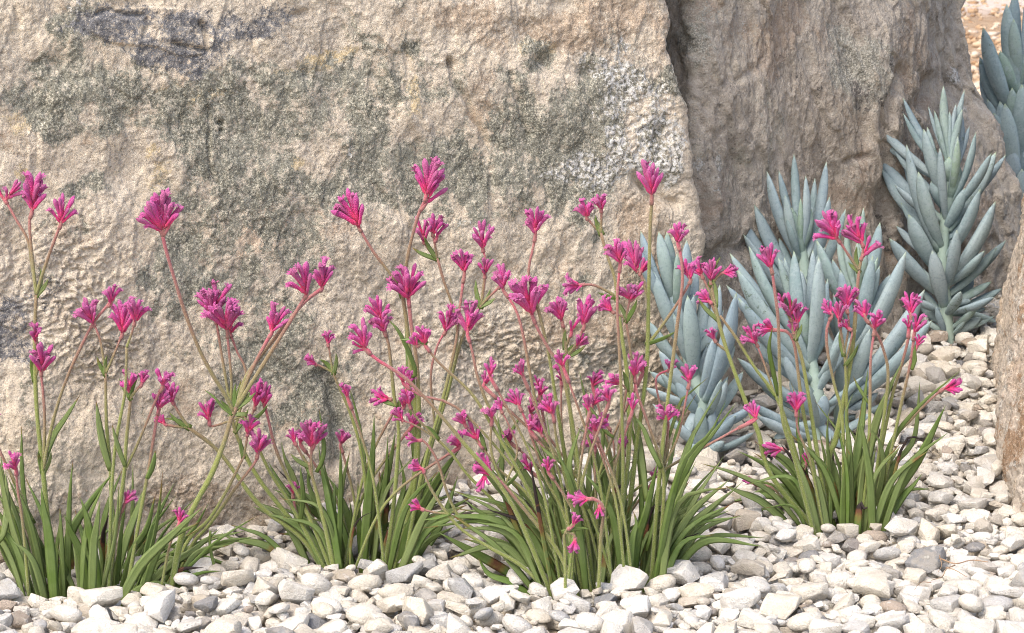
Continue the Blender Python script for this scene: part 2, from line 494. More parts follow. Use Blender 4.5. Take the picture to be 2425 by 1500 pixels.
def ring_boulder(name, rows, ringfun, mat, dispfun, maskfun, loc):
    """rows: z values; ringfun(z)-> (N,2) xy and (N,2) outward normals; dense grid, capped top"""
    V, Nn = [], []
    for z in rows:
        xy, n = ringfun(z)
        V.append(np.c_[xy, np.full(len(xy), z)]); Nn.append(np.c_[n, np.zeros(len(n))])
    N = len(V[0]); M = len(V)
    V = np.concatenate(V); Nn = np.concatenate(Nn)
    d, extra = dispfun(V)
    V2 = V + Nn * d[:, None]
    V2[:, 2] += extra
    m1, m2 = maskfun(V)
    i = np.arange(M - 1)[:, None] * N; k = np.arange(N)[None]; k2 = (k + 1) % N
    Fq = np.stack([i + k, i + k2, i + N + k2, i + N + k], -1).reshape(-1, 4)
    # cap: shrinking rings towards the centre
    top = V2[-N:]; c = top.mean(0)
    caps, cf = [], []
    base = len(V2); prev = base - N
    for q, (sh, dz) in enumerate(((.93, .02), (.75, .045), (.45, .06), (.02, .065))):
        r = c + (top - c) * sh; r[:, 2] = top[:, 2] + dz + .01 * fbm(r, 7, 3, 4)
        caps.append(r); cur = base + q * N
        cf.append(np.stack([prev + k[0], prev + k2[0], cur + k2[0], cur + k[0]], -1)); prev = cur
    V2 = np.concatenate([V2] + caps); Fq = np.concatenate([Fq] + cf)
    pad = np.zeros((4 * N, 4))
    m1 = np.concatenate([m1, pad]); m2 = np.concatenate([m2, pad])
    me = mesh_from(name, V2 - np.array(loc), Fq, mat, cattrs={'m1': m1, 'm2': m2})
    return link(name, me, None, loc)

def seg_dist(U, Zv, pts):
    """distance in pixel space to a polyline given in pixels"""
    best = np.full(U.shape, 1e9)
    for (x0, y0), (x1, y1) in zip(pts[:-1], pts[1:]):
        dx, dy = x1 - x0, y1 - y0
        t = np.clip(((U - x0) * dx + (Zv - y0) * dy) / (dx * dx + dy * dy), 0, 1)
        best = np.minimum(best, np.hypot(U - x0 - t * dx, Zv - y0 - t * dy))
    return best

def blobs(px, py, lst):
    r = np.zeros(px.shape)
    for cx, cy, rx, ry, s in lst:
        d = ((px - cx) / rx) ** 2 + ((py - cy) / ry) ** 2
        r = r + s * np.exp(-d * .9)
    return r

EDGE = [(-400, 1574), (0, 1586), (110, 1592), (220, 1616), (350, 1628), (450, 1640), (560, 1650), (610, 1658), (700, 1668), (850, 1672), (1000, 1668), (1200, 1660)]

def build_main():
    ez = []
    for y, x in EDGE:
        u, z = main_uv(np.array(float(x)), np.array(float(y))); ez.append((float(z), float(u)))
    ez = np.array(sorted(ez))
    s = np.r_[np.linspace(0, .2, 22)[:-1], np.linspace(.2, 1, 690)]
    def ringfun(z):
        ue = np.interp(z, ez[:, 0], ez[:, 1]) + .004 * math.sin(z * 41) + .003 * math.sin(z * 97 + 1)
        off = -LEAN * max(z, -.1)
        if z > .95: off -= 1.2 * (z - .95) ** 2 + .2 * (z - .95)
        r = .018
        fr = A0 + s[:, None] * (ue - r) * MD + MN * off
        a = np.linspace(0, math.pi / 2, 12)[1:]
        cor = A0 + MD * (ue - r) + MN * (off - r) + (MD * np.sin(a)[:, None] + MN * np.cos(a)[:, None]) * r
        q = np.linspace(0, 1, 60)[1:]
        end = cor[-1]
        side = end + (-MN * .36 + MD * -.05) * q[:, None]
        bq = np.linspace(0, 1, 14)[1:]
        b0 = side[-1]; b1 = A0 - MN * .42
        back = b0 + (b1 - b0) * bq[:, None]
        lf = b1 + (fr[0] - b1) * np.linspace(0, 1, 8)[1:-1, None]
        xy = np.concatenate([fr, cor, side, back, lf])
        n = np.concatenate([np.tile(MN, (len(fr), 1)), MD * np.sin(a)[:, None] + MN * np.cos(a)[:, None],
                            np.tile(MD, (len(side), 1)), np.tile(-MN, (len(back), 1)), np.tile(-MD, (len(lf), 1))])
        return xy, n
    rows = np.r_[np.linspace(-.09, .76, 525), np.linspace(.765, 1.12, 50)]
    cracks = [([(490, 255), (488, 330), (493, 380), (507, 430)], 5, .004), ([(1058, 140), (1066, 190), (1100, 240), (1122, 290), (1145, 335)], 8, .009),
              ([(1195, 170), (1212, 220), (1228, 275), (1245, 320)], 7, .006), ([(955, 110), (962, 165)], 6, .005), ([(1155, 500), (1160, 440), (1150, 400)], 6, .004),
              ([(1290, 480), (1287, 430)], 6, .004), ([(770, 885), (795, 930), (802, 1000), (792, 1090)], 22, .015), ([(30, 20), (42, 60)], 6, .004),
              ([(880, 440), (950, 520), (985, 560)], 9, .004), ([(1005, 585), (960, 640), (905, 700)], 16, .006), ([(1430, 880), (1500, 830), (1545, 800)], 14, .006),
              ([(220, 30), (260, 26), (290, 36), (330, 34)], 6, .006), ([(330, 85), (345, 60), (340, 45)], 6, .005), ([(400, 100), (450, 115), (487, 120), (480, 90), (468, 55)], 6, .008),
              ([(1500, 420), (1560, 470), (1590, 480)], 12, .012), ([(1545, 330), (1560, 300)], 7, .008), ([(690, 40), (720, 30)], 8, .006)]
    ridge = [([(905, 165), (930, 220), (955, 270), (1000, 330), (1010, 365)], 16, .008), ([(960, 222), (985, 270), (1005, 300)], 9, .005), ([(480, 60), (490, 120)], 10, -.002)]
    flakes = [(160, 590, 130, 60, 1.), (150, 700, 140, 60, 1.1), (190, 810, 130, 60, 1.1), (230, 860, 60, 50, 1.), (1400, 860, 190, 70, 1.), (1200, 830, 90, 80, .9), (1450, 940, 160, 60, .8), (420, 1180, 110, 60, .7), (1050, 850, 160, 120, .4)]
    cache = {}
    def px_of(V):
        k = len(V)
        if k not in cache:
            cache[k] = project(V)[:2]
        return cache[k]
    def disp(V):
        px, py = px_of(V)
        u = (V[:, :2] - A0) @ MD
        P = np.c_[u, V[:, 2], ((V[:, :2] - A0) @ MN) + 3]
        d = .020 * fbm(P, 2.2, 3, 1) + .0045 * fbm(P, 9, 5, 2, .55)
        n1 = fbm(P * np.array([1, .55, 1]), 11, 3, 8)
        d += .002 * sstep(.05, .08, n1) + .002 * sstep(-.22, -.19, n1)   # broken plates
        npl = fbm(P * np.array([1, .8, 1]), 13, 6, 13, .62)
        for lv, hh in ((-.34, .0016), (-.22, .0012), (-.12, .0018), (-.02, .0012), (.08, .0016), (.18, .0014), (.29, .0018)):
            d += .75 * hh * sstep(lv, lv + .02, npl)
        d += .0013 * fbm(P, 62, 3, 3, .75)
        fl = np.clip(blobs(px, py, flakes), 0, 1.2)
        rg = fbm(P * np.array([1, 1.6, 1]) + .03 * fbm(P, 25, 2, 31)[:, None], 62, 3, 21, .6)
        d += fl * (.0021 * sstep(.02, .08, rg) + .0018 * sstep(-.2, -.15, rg) + .0018 * sstep(.22, .27, rg) - .002)
        wc = np.clip(blobs(px, py, WHITE), 0, 1.2)
        d += wc * .0035 * fbm(P, 75, 2, 41, ridged=True)
        rough_top = blobs(px, py, [(1200, 60, 260, 90, .9), (1380, 100, 120, 120, .8)])
        d += rough_top * .007 * fbm(P, 26, 4, 51)
        wob = 9 * fbm(P, 30, 2, 77)
        for pts, w, dep in cracks:
            d -= dep * np.exp(-(seg_dist(px + wob, py + wob * .6, pts) / w) ** 2)
        for pts, w, hgt in ridge:
            d += hgt * np.exp(-(seg_dist(px + wob, py, pts) / w) ** 2)
        for cx, cy, r, dep in ((520, 291, 6, .012), (521, 308, 4, .008), (1280, 150, 24, .014), (1390, 170, 22, .012), (130, 150, 26, .008), (720, 175, 16, .008), (1545, 445, 34, .02), (1240, 80, 30, .010), (1063, 150, 9, .016)):
            d -= dep * np.exp(-((px - cx) ** 2 + (py - cy) ** 2) / r ** 2)
        slate_h = blobs(px, py, [(300, 60, 110, 50, 1.), (440, 80, 60, 55, 1.)])
        d += .0035 * sstep(.45, .5, slate_h + .12 * fbm(P, 20, 3, 90))
        d -= .02 * sstep(.09, -.04, V[:, 2])          # undercut foot
        d -= .05 * sstep(.9, 1.12, V[:, 2])
        return d, np.zeros(len(V))
    def masks(V):
        px, py = px_of(V)
        u = (V[:, :2] - A0) @ MD
        P = np.c_[u, V[:, 2], V[:, 1] * .3]
        w1 = fbm(P, 6, 6, 61, .62); w2 = fbm(P + 9, 24, 5, 71, .65)
        wx = px + 75 * w1 + 30 * w2; wy = py + 70 * fbm(P + 4, 7, 5, 66, .62)
        front = (u < 1.9)
        G = .19 + np.clip(blobs(wx, wy, [(a, b, c_ * 1.3, d_ * 1.3, e) if e > 0 else (a, b, c_, d_, e) for a, b, c_, d_, e in LICH]), -.5, .52) + .72 * w1 + .62 * w2
        S = np.clip(blobs(wx, wy, SLATE), 0, .66) + .35 * w2 + .3 * w1
        W = np.clip(blobs(wx, wy, WHITE), 0, .7) + .7 * w2
        O = .12 + blobs(wx, wy, OCHRE) + .6 * w2
        Bn = .1 + .3 * sstep(.13, .02, V[:, 2]) + blobs(wx, wy, BROWN) + .7 * fbm(P + 21, 10, 5, 99, .62)
        m1 = np.stack([G, S, W, np.ones_like(G)], -1); m2 = np.stack([O, Bn, Bn * 0, np.ones_like(G)], -1)
        return np.clip(m1, 0, 1), np.clip(m2, 0, 1)
    o = ring_boulder('boulder', rows, ringfun, MAT_MAIN, disp, masks, (-.3, 3.5, 0))
    return tag(o, 'huge cream boulder with grey-green lichen patches standing behind three pink-flowered plants', 'boulder')

LICH = [(620, 250, 120, 65, .8), (500, 310, 120, 80, .9), (600, 430, 110, 110, 1.0), (250, 265, 110, 45, .75), (150, 245, 60, 35, .6), (720, 230, 80, 50, .8), (820, 290, 80, 120, .9),
        (1050, 270, 90, 80, 1.0), (1000, 210, 50, 60, .6), (560, 570, 100, 90, .8), (650, 600, 60, 70, .7), (480, 640, 50, 120, .7), (600, 800, 60, 130, .55), (690, 720, 40, 100, .4),
        (1130, 370, 100, 80, .85), (1150, 460, 40, 50, .7), (1250, 310, 130, 90, .7), (1360, 330, 120, 110, .75), (220, 440, 50, 22, .7), (190, 60, 50, 50, .6), (120, 170, 40, 30, .6),
        (900, 420, 60, 40, .7), (690, 960, 60, 80, .55), (800, 930, 35, 90, .7), (1370, 180, 90, 50, .5), (950, 380, 70, 50, .7), (300, 1000, 40, 60, .3), (1450, 110, 60, 60, .4), (700, 340, 60, 60, .6), (1600, 60, 25, 140, .5),
        (340, 370, 90, 60, -.6), (690, 390, 28, 38, -1.0), (670, 280, 30, 40, -.8), (560, 240, 20, 22, -.8), (1090, 290, 22, 30, -.8), (180, 380, 70, 50, -.5), (960, 250, 28, 80, -.7)]
SLATE = [(410, 80, 100, 75, .9), (280, 55, 90, 50, .75), (570, 40, 110, 50, .65), (620, 40, 60, 40, .6), (190, 65, 40, 40, .4), (460, 140, 60, 30, .45), (20, 740, 90, 70, .68), (50, 830, 100, 45, .64), (190, 720, 90, 60, .35)]
WHITE = [(1450, 160, 50, 70, .85), (1530, 240, 50, 90, .95), (1490, 350, 90, 70, .8), (1390, 400, 70, 50, .6), (1560, 350, 28, 90, .8), (1300, 400, 70, 40, .45), (1130, 540, 60, 22, .5), (815, 355, 9, 22, 1.3), (1355, 155, 10, 8, 1.2), (1520, 460, 30, 30, .4), (175, 10, 30, 20, .6)]
OCHRE = [(480, 200, 90, 25, .8), (780, 135, 90, 28, .85), (660, 170, 70, 22, .6), (1460, 225, 32, 40, 1.0), (960, 215, 30, 70, .8), (400, 215, 70, 22, .5), (60, 280, 60, 40, .6), (380, 390, 60, 60, .5), (1300, 110, 120, 40, .5), (80, 420, 80, 40, .5), (690, 390, 24, 34, .7), (1110, 430, 30, 30, .8), (1420, 800, 60, 40, .3)]
BROWN = [(1250, 60, 220, 60, .55), (1000, 60, 150, 50, .4), (190, 345, 30, 25, .5), (1380, 110, 100, 60, .5), (1120, 190, 120, 40, .4), (1500, 560, 160, 90, .45), (1300, 650, 160, 100, .35), (1100, 800, 140, 90, .45), (1450, 760, 120, 100, .45), (950, 980, 100, 120, .45), (400, 1150, 140, 60, .55), (250, 560, 120, 40, .4), (1560, 130, 60, 60, .3), (100, 620, 120, 40, .35)]
MAIN = build_main()

# second boulder: behind, right of the crack
R2 = np.array([[.10, 4.02], [.245, 3.93], [.270, 3.768], [.32, 3.80], [.44, 3.945], [.63, 4.125], [.74, 4.30], [.895, 4.44], [.90, 4.62], [.5, 4.72], [.05, 4.3]])

def poly_ring(P, counts, closed_round=.02):
    pts, nn = [], []
    M = len(P)
    for i in range(M):
        a, b = P[i], P[(i + 1) % M]
        t = np.arange(counts[i]) / counts[i]
        pts.append(a + (b - a) * t[:, None])
    pts = np.concatenate(pts)
    return pts

def smooth_ring(p, it):
    for _ in range(it):
        p = .25 * np.roll(p, 1, 0) + .5 * p + .25 * np.roll(p, -1, 0)
    return p

def ring_normals(p):
    t = np.roll(p, -1, 0) - np.roll(p, 1, 0)
    t /= np.maximum(np.linalg.norm(t, axis=1, keepdims=True), 1e-9)
    return np.stack([t[:, 1], -t[:, 0]], -1)

def build_two():
    base = smooth_ring(poly_ring(R2, [20, 40, 16, 110, 120, 100, 90, 40, 14, 14, 14]), 4)
    sil = np.array([(-.05, .0), (.30, .0), (.36, -.02), (.42, -.045), (.50, -.085), (.58, -.10), (1.2, -.115)])
    def ringfun(z):
        p = base.copy()
        # the right end steps in towards the top
        k = sstep(.62, .90, p[:, 0])
        p[:, 0] += k * np.interp(z, sil[:, 0], sil[:, 1])
        p[:, 1] += .06 * max(z, 0) * (1 - .3 * k)
        if z > .8: p = p + (p.mean(0) - p) * (.5 * (z - .8)) ** 1.2
        return p, ring_normals(p)
    rows = np.r_[np.linspace(-.05, .86, 330), np.linspace(.875, 1.0, 12)]
    groove = [([(2110, 170), (2080, 230), (2060, 300), (2085, 420), (2100, 560), (2110, 720)], 18, .020), ([(1790, 140), (1740, 190)], 10, .006), ([(2170, 190), (2150, 250)], 16, .016), ([(1985, 380), (2030, 372)], 8, .008), ([(1730, 290), (1725, 240)], 7, .006),
              ([(1660, 640), (1720, 590), (1760, 580)], 24, .02), ([(2010, 240), (2030, 330)], 10, .006), ([(2240, 20), (2230, 120), (2250, 200)], 14, .01)]
    def disp(V):
        px, py = project(V)[:2]
        P = np.c_[V[:, 0] * .9 + V[:, 2] * .35, V[:, 2] * .55 - V[:, 0] * .2, V[:, 1]]
        d = .016 * fbm(P, 2.6, 3, 101) + .009 * fbm(P * np.array([1.6, .8, 1]), 9, 4, 102)
        n1 = fbm(P * np.array([1.2, .7, 1]), 10, 3, 108)
        d += .005 * sstep(.06, .09, n1) + .005 * sstep(-.2, -.17, n1)
        npl = fbm(P * np.array([1.1, .75, 1]), 15, 6, 113, .62)
        for lv in (-.33, -.21, -.1, .0, .1, .2, .3):
            d += .0016 * sstep(lv, lv + .022, npl)
        d += .002 * fbm(P * np.array([1.1, .9, 1]), 60, 3, 103, .75)
        wob = 12 * fbm(P, 24, 2, 177)
        for pts, w, dep in groove:
            d -= dep * np.exp(-(seg_dist(px + wob, py + wob, pts) / w) ** 2)
        d += .016 * np.exp(-(seg_dist(px + wob, py, [(2060, 60), (2080, 230), (2050, 420)]) / 40) ** 2)
        d -= .006 * sstep(1790, 1640, px) * fbm(P, 30, 3, 131, ridged=True)
        d -= .012 * sstep(2180, 2260, px) * fbm(P, 14, 3, 133, ridged=True)
        return d, np.zeros(len(V))
    def masks(V):
        px, py = project(V)[:2]
        P = np.c_[V[:, 0] + V[:, 2] * .3, V[:, 2] * .6, V[:, 1] * .5]
        w1 = 1.5 * fbm(P, 6, 6, 161, .62); w2 = 1.5 * fbm(P, 24, 4, 171, .62)
        wx, wy = px + 45 * w1, py + 45 * w2
        G = blobs(wx, wy, [(1650, 80, 60, 120, .7), (1990, 130, 60, 90, .6), (2060, 200, 60, 90, .55), (1700, 420, 90, 140, .4), (1850, 350, 120, 90, .35), (2000, 480, 60, 120, .4), (2230, 80, 40, 100, .35), (1760, 250, 60, 60, .35)]) + .35 * w1 + .15 * w2
        S = blobs(wx, wy, [(1660, 590, 40, 60, .5), (1900, 210, 80, 50, .5), (2050, 190, 60, 40, .4), (2095, 560, 30, 160, .6), (2040, 250, 30, 40, .5), (1640, 60, 30, 80, .5)]) + .3 * w2
        W = blobs(wx, wy, [(1695, 385, 8, 30, 1.1), (1680, 430, 10, 10, 1.1), (2285, 190, 14, 26, 1.0), (2320, 270, 14, 18, .9), (1655, 500, 10, 18, .8), (1660, 380, 12, 20, .7), (1740, 70, 14, 20, .5)]) + .2 * w2
        O = blobs(wx, wy, [(1760, 90, 50, 120, .6), (1850, 60, 60, 60, .5), (2120, 330, 50, 70, .4), (1900, 440, 70, 60, .3)]) + .3 * w1
        Bn = blobs(wx, wy, [(1800, 60, 90, 70, .55), (1950, 90, 60, 60, .5), (2110, 420, 60, 120, .6), (2180, 120, 60, 90, .5), (2130, 620, 40, 100, .6)]) + .3 * w2
        o = np.ones_like(G)
        return np.clip(np.stack([G, S, W, o], -1), 0, 1), np.clip(np.stack([O, Bn, o * 0, o], -1), 0, 1)
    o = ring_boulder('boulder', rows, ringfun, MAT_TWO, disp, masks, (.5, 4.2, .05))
    return tag(o, 'shaded brown boulder with a rough right end behind the blue succulents', 'boulder')
TWO = build_two()

# third boulder: at the right border of the gravel
R3 = np.array([[.780, 4.06], [.745, 3.80], [.700, 3.55], [.690, 3.36], [.715, 3.22], [.80, 3.10], [1.05, 3.05], [1.4, 3.3], [1.4, 4.0], [1.05, 4.2]])

def build_three():
    base = smooth_ring(poly_ring(R3, [110, 110, 90, 80, 60, 40, 20, 12, 12, 20]), 6)
    def ringfun(z):
        p = base.copy()
        lean = np.interp(z, [-.05, .05, .15, .4, .8], [-.004, .0, .014, .055, .16])
        k = sstep(1.1, .8, p[:, 0])
        p[:, 0] += k * lean + sstep(3.5, 3.1, p[:, 1]) * k * max(z, 0) * .15
        if z > .5: p = p + (p.mean(0) - p) * (.8 * (z - .5))
        return p, ring_normals(p)
    rows = np.r_[np.linspace(-.05, .6, 230), np.linspace(.62, .75, 8)]
    def disp(V):
        P = V * np.array([1, 1, 1])
        d = .014 * fbm(P, 3, 3, 201) + .009 * fbm(P * np.array([1, 1, .6]), 13, 4, 202) + .005 * fbm(P, 45, 3, 203) + .003 * fbm(P, 100, 2, 204, ridged=True)
        return d, np.zeros(len(V))
    def masks(V):
        w1 = 1.5 * fbm(V, 8, 5, 261, .6); w2 = 1.5 * fbm(V, 25, 4, 271, .6)
        o = np.ones_like(w1)
        W = np.clip(.15 + .9 * w2, 0, 1)
        return np.clip(np.stack([.2 + .6 * w2, .1 + .5 * w1, W, o], -1), 0, 1), np.clip(np.stack([.3 + .7 * w1, .25 - .7 * w1, o * 0, o], -1), 0, 1)
    o = ring_boulder('boulder', rows, ringfun, MAT_THREE, disp, masks, (.95, 3.6, 0))
    return tag(o, 'sunlit tan boulder leaning at the edge of the gravel beside the tall blue succulent', 'boulder')
THREE = build_three()

def in_poly(x, y, P):
    x = np.asarray(x); y = np.asarray(y); r = np.zeros(x.shape, bool)
    for (x0, y0), (x1, y1) in zip(P, np.roll(P, -1, 0)):
        c = ((y0 > y) != (y1 > y)) & (x < (x1 - x0) * (y - y0) / (y1 - y0 + 1e-12) + x0)
        r ^= c
    return r

# ------------------------------------------------------------------ strap leaf geometry
def strap(P, wpx, roll, base_w=.75, thick=.0011, fold=.18, n=14, tipsharp=1.0):
    """V-keeled strap leaf along a 3-D path; returns V, F, attrs t and w"""
    P = catmull(P, n); T = tangents(P)
    view = unit(P[len(P) // 2] - CAM)
    V, ta, wa = [], [], []
    for i, (p, t) in enumerate(zip(P, T)):
        s = i / (n - 1)
        side = unit(np.cross(t, view))
        q = Quaternion(Vector(t), roll + .25 * math.sin(s * 3 + roll))
        side = np.array(q @ Vector(side)); nrm = np.cross(side, t)
        w = .5 * wpx * min(1, base_w + (1 - base_w) * s / .35) * max(1 - max(0, (s - .38) / .62) ** (1.9 * tipsharp), .015)
        th = thick * (1 - .7 * s)
        for a, h in ((-1, fold), (-.45, fold * .35), (0, 0), (.45, fold * .35), (1, fold)):
            V.append(p + side * w * a - nrm * w * h + nrm * th * (.5 if abs(a) < .9 else .1)); ta.append(s); wa.append(a)
        for a, h in ((.45, fold * .35), (0, 0), (-.45, fold * .35)):
            V.append(p + side * w * a - nrm * w * h - nrm * th * 1.2); ta.append(s); wa.append(a)
    k = 8; Fq = []
    for i in range(n - 1):
        for j in range(k):
            j2 = (j + 1) % k
            Fq.append((i * k + j, i * k + j2, (i + 1) * k + j2, (i + 1) * k + j))
    Fq.append(tuple(range(k - 1, -1, -1))); Fq.append(tuple(range((n - 1) * k, n * k)))
    return np.array(V), Fq, np.array(ta), np.array(wa)

def dead_mask(t, kind):
    d = np.zeros(len(t))
    if kind == 1: d = .75 * sstep(.86, .99, t)            # dry tip
    if kind == 2: d = .68 * np.exp(-((t - .42) / .09) ** 2)   # brown band
    if kind == 3: d = .30 + 1.0 * sstep(.35, .9, t)         # withered
    if kind == 4: d = .55 * sstep(.6, .95, t)
    return d

# ------------------------------------------------------------------ flowers
def flower_proto(var):
    rg = np.random.default_rng(50 + var)
    n, k = 13, 8
    prof = [(0, .028), (.10, .032), (.17, .065), (.24, .078), (.34, .066), (.50, .070), (.64, .085), (.76, .098), (.85, .094), (.92, .072), (.97, .038), (1, .008)]
    bend = (.10, .16, .05, .20)[var % 4]
    fat = (1.0, 1.12, .9, 1.05)[var % 4]
    V, ta = [], []
    for z, r in prof:
        off = bend * z * z
        for j in range(k):
            a = 2 * math.pi * j / k
            rr = r * fat * (1 + .07 * math.cos(3 * a + var))
            V.append((rr * math.cos(a) + off, rr * math.sin(a) * .92, z)); ta.append(z)
    Fq = []
    for i in range(len(prof) - 1):
        for j in range(k):
            j2 = (j + 1) % k
            Fq.append((i * k + j, i * k + j2, (i + 1) * k + j2, (i + 1) * k + j))
    Fq.append(tuple(range(k - 1, -1, -1))); Fq.append(tuple(range((len(prof) - 1) * k, len(prof) * k)))
    if var in (1, 3, 4):   # opened tube: small reflexed lobes round the mouth, style pushing out
        m = 5
        for q in range(m):
            a = -1.3 + 2.6 * q / (m - 1) + (0 if var != 3 else math.pi)
            c = np.array([bend * .8, 0, .84]); o = np.array([math.cos(a), math.sin(a), 0])
            sd = np.array([-math.sin(a), math.cos(a), 0])
            b = len(V)
            for (rad, zz, ww) in ((.085, -.05, .04), (.15, .05, .045), (.215, .085, .028), (.25, .075, .004)):
                for sg in (-1, 1):
                    V.append(tuple(c + o * rad + sd * ww * sg + np.array([0, 0, zz]))); ta.append(.9)
            for r_ in range(3):
                Fq.append((b + 2 * r_, b + 2 * r_ + 1, b + 2 * r_ + 3, b + 2 * r_ + 2))
    return mesh_from('flower_%d' % var, V, Fq, MAT_FLOWER, attrs={'t': ta})
FLOWERS = [flower_proto(v) for v in range(5)]

def mesh_join(parts):
    V, Fq, at = [], [], {}
    off = 0
    for v, f, a in parts:
        V.append(np.asarray(v)); Fq += [tuple(i + off for i in q) for q in f]; off += len(v)
        for k, x in a.items(): at.setdefault(k, []).append(np.asarray(x, float))
    return np.concatenate(V), Fq, {k: np.concatenate(x) for k, x in at.items()}

def fuzz(P, R, count, rg):
    """short pale hairs on a stem: thin triangles"""
    T = tangents(P); V, Fq = [], []
    L = len(P)
    for _ in range(count):
        x = rg.random() * (L - 1); i = int(x); f = x - i
        p = P[i] * (1 - f) + P[min(i + 1, L - 1)] * f; t = T[i]; r = R[i]
        d = rg.normal(size=3); d -= t * (d @ t); d = unit(d)
        tip = p + d * (r + .0012 + .0009 * rg.random()) + t * .0006 * rg.normal()
        w = np.cross(t, d) * .00016
        b = len(V)
        V += [p + d * r * .9 + w, p + d * r * .9 - w, tip]; Fq.append((b, b + 1, b + 2))
    return np.array(V), Fq

class Plant:
    def __init__(s, bx, by, label, seed, depth=None):
        # base pixel -> point on the ground
        d = ray(bx, by); t = CAM_H / -d[2]
        for _ in range(30):
            P = CAM + d * t; t = (CAM_H - float(ground_z(P[0], P[1]))) / -d[2]
        s.P = CAM + d * t
        s.root = bpy.data.objects.new('kangaroo_paw_plant', None)
        s.root.empty_display_size = .05
        col.objects.link(s.root); s.root.location = s.P
        tag(s.root, label, 'plant', 'pink-flowered clumps along the boulders')
        s.rg = np.random.default_rng(seed); s.Y = s.P[1]; s.scale = F_PX / (s.P[1] * CP + .15)
    def clampY(s, p, Y):
        x = at_y(p[0], p[1], Y)
        if x[0] < B0[0] + .02:
            lim = main_face_y(x[0], x[2]) - .030
            Y = min(Y, lim)
        return Y
    def path(s, pts, y0, lean):
        """pixels to 3-D: depth starts at y0 and drifts with height"""
        out = []
        for (x, y) in pts:
            hgt = max(0, (by_of(s) - y) / s.scale)
            Y = s.clampY((x, y), y0 + lean * hgt)
            out.append(at_y(x, y, Y))
        out = np.array(out)
        return out
    def stem(s, pts, heads=(), branches=(), w=(14, 9), lean=None, y0=None, bract=True):
        rg = s.rg
        if lean is None: lean = rg.uniform(-.16, .16)
        if y0 is None: y0 = s.Y + rg.uniform(-.025, .04)
        parts, hd, brs = [], list(heads), []
        P = s.path(pts, y0, lean)
        if pts[0][1] > by_of(s) - 60: P[0, 2] = float(ground_z(P[0, 0], P[0, 1])) - .035
        base = P[0].copy()
        zt = max([p[2] for p in P]) 
        def addtube(P, w0, w1, t0, t1):
            n = max(10, 5 * len(P)); Q = catmull(P, n)
            R = np.linspace(w0, w1, n) * .76 / s.scale / 2
            R = R * (1 + .06 * np.sin(np.linspace(0, 17, n) + rg.uniform(0, 6)))
            v, f, tt = tube(Q, R, 8)
            parts.append((np.array(v) - base, f, {'t': t0 + (t1 - t0) * np.array(tt) ** 1.6, 'fuzz': np.zeros(len(v))}))
            ln = np.linalg.norm(np.diff(Q, axis=0), axis=1).sum()
            fv, ff = fuzz(Q, R, int(ln * 2600), rg)
            if len(fv): parts.append((fv - base, ff, {'t': np.full(len(fv), (t0 + t1) / 2), 'fuzz': np.ones(len(fv))}))
            return Q
        hasbr = len(branches) > 0
        short = (pts[0][1] - min(p[1] for p in pts)) < 330
        t_end = .72 if hasbr else (1.0 if not short else .95)
        Q = addtube(P, w[0], w[1], 0.05 if not short else .2, t_end)
        hd_all = [(h, P, Q) for h in hd]
        for br in branches:
            bp, bh = br[0], br[1]
            # branch starts on the main path: take the depth there
            k = int(np.argmin(np.hypot(*(np.array(project(Q)[:2]) - np.array(bp[0])[:, None]))))
            Yb = Q[k][1]; dl = rg.uniform(-.22, .22); y_st = bp[0][1]
            BP = [Q[k]]
            for (x, y) in bp[1:]:
                Y = s.clampY((x, y), Yb + dl * abs(y_st - y) / s.scale)
                BP.append(at_y(x, y, Y))
            BP = np.array(BP)
            QB = addtube(BP, w[1] * .95, w[1] * .72, .55, 1.0)
            hd_all += [(h, BP, QB) for h in bh]
            # bract at the fork
            if bract and rg.random() < .9:
                brs.append((Q[k], unit(QB[3] - Q[k])))
        V, Fq, at = mesh_join(parts)
        so = link('flower_stem', mesh_from('flower_stem', V, Fq, MAT_STEM, attrs=at), s.root, Vector(base - s.P))
        for p, d in brs:
            L = rg.uniform(35, 75) / s.scale
            sd = unit(np.cross(d, unit(p - CAM))) * rg.choice([-1, 1])
            tip = p + (d * .92 + sd * .30) * L + np.array([0, rg.uniform(-.2, .05) * L, 0])
            v, f, ta, wa = strap([p - d * .004, p + (d * .5 + sd * .24) * L, tip], 11 / s.scale, rg.uniform(-.5, .5), 1, n=8, fold=.4)
            link('bract', mesh_from('bract', v - base, f, MAT_LEAF, attrs={'t': ta, 'w': wa, 'dead': .3 * ta}), so)
        for h, BP, QB in hd_all: s.head(so, base, QB, h)
        return Q
    def head(s, so, base, Q, h):
        """h = (base px, tip px, n): a paw of tubular flowers fanned about the axis"""
        rg = s.rg
        (bx, by), (tx, ty), n = h
        kq = int(np.argmin(np.hypot(*(np.array(project(Q)[:2]) - np.array([[bx], [by]])))))
        b3 = Q[kq]
        Yb = b3[1]
        b3 = at_y(bx, by, Yb)
        L = max(math.hypot(tx - bx, ty - by) * .93, 28)
        ax = at_y(tx, ty, Yb) - b3
        ax = unit(ax + np.array([0, rg.uniform(-.45, .10) * np.linalg.norm(ax), 0]))
        Lm = L / s.scale
        side = unit(np.cross(ax, unit(b3 - CAM))); dep = np.cross(side, ax)
        # woolly little axis inside the paw
        P = np.array([Q[max(kq - 1, 0)], b3, b3 + ax * Lm * .34])
        v, f, tt = tube(catmull(P, 6), np.linspace(5.5, 3.6, 6) / s.scale, 7)
        link('flower_axis', mesh_from('flower_axis', np.array(v) - base, f, MAT_STEM, attrs={'t': .85 + .15 * np.array(tt), 'fuzz': np.zeros(len(v))}), so)
        n = int(round(n * 1.6))
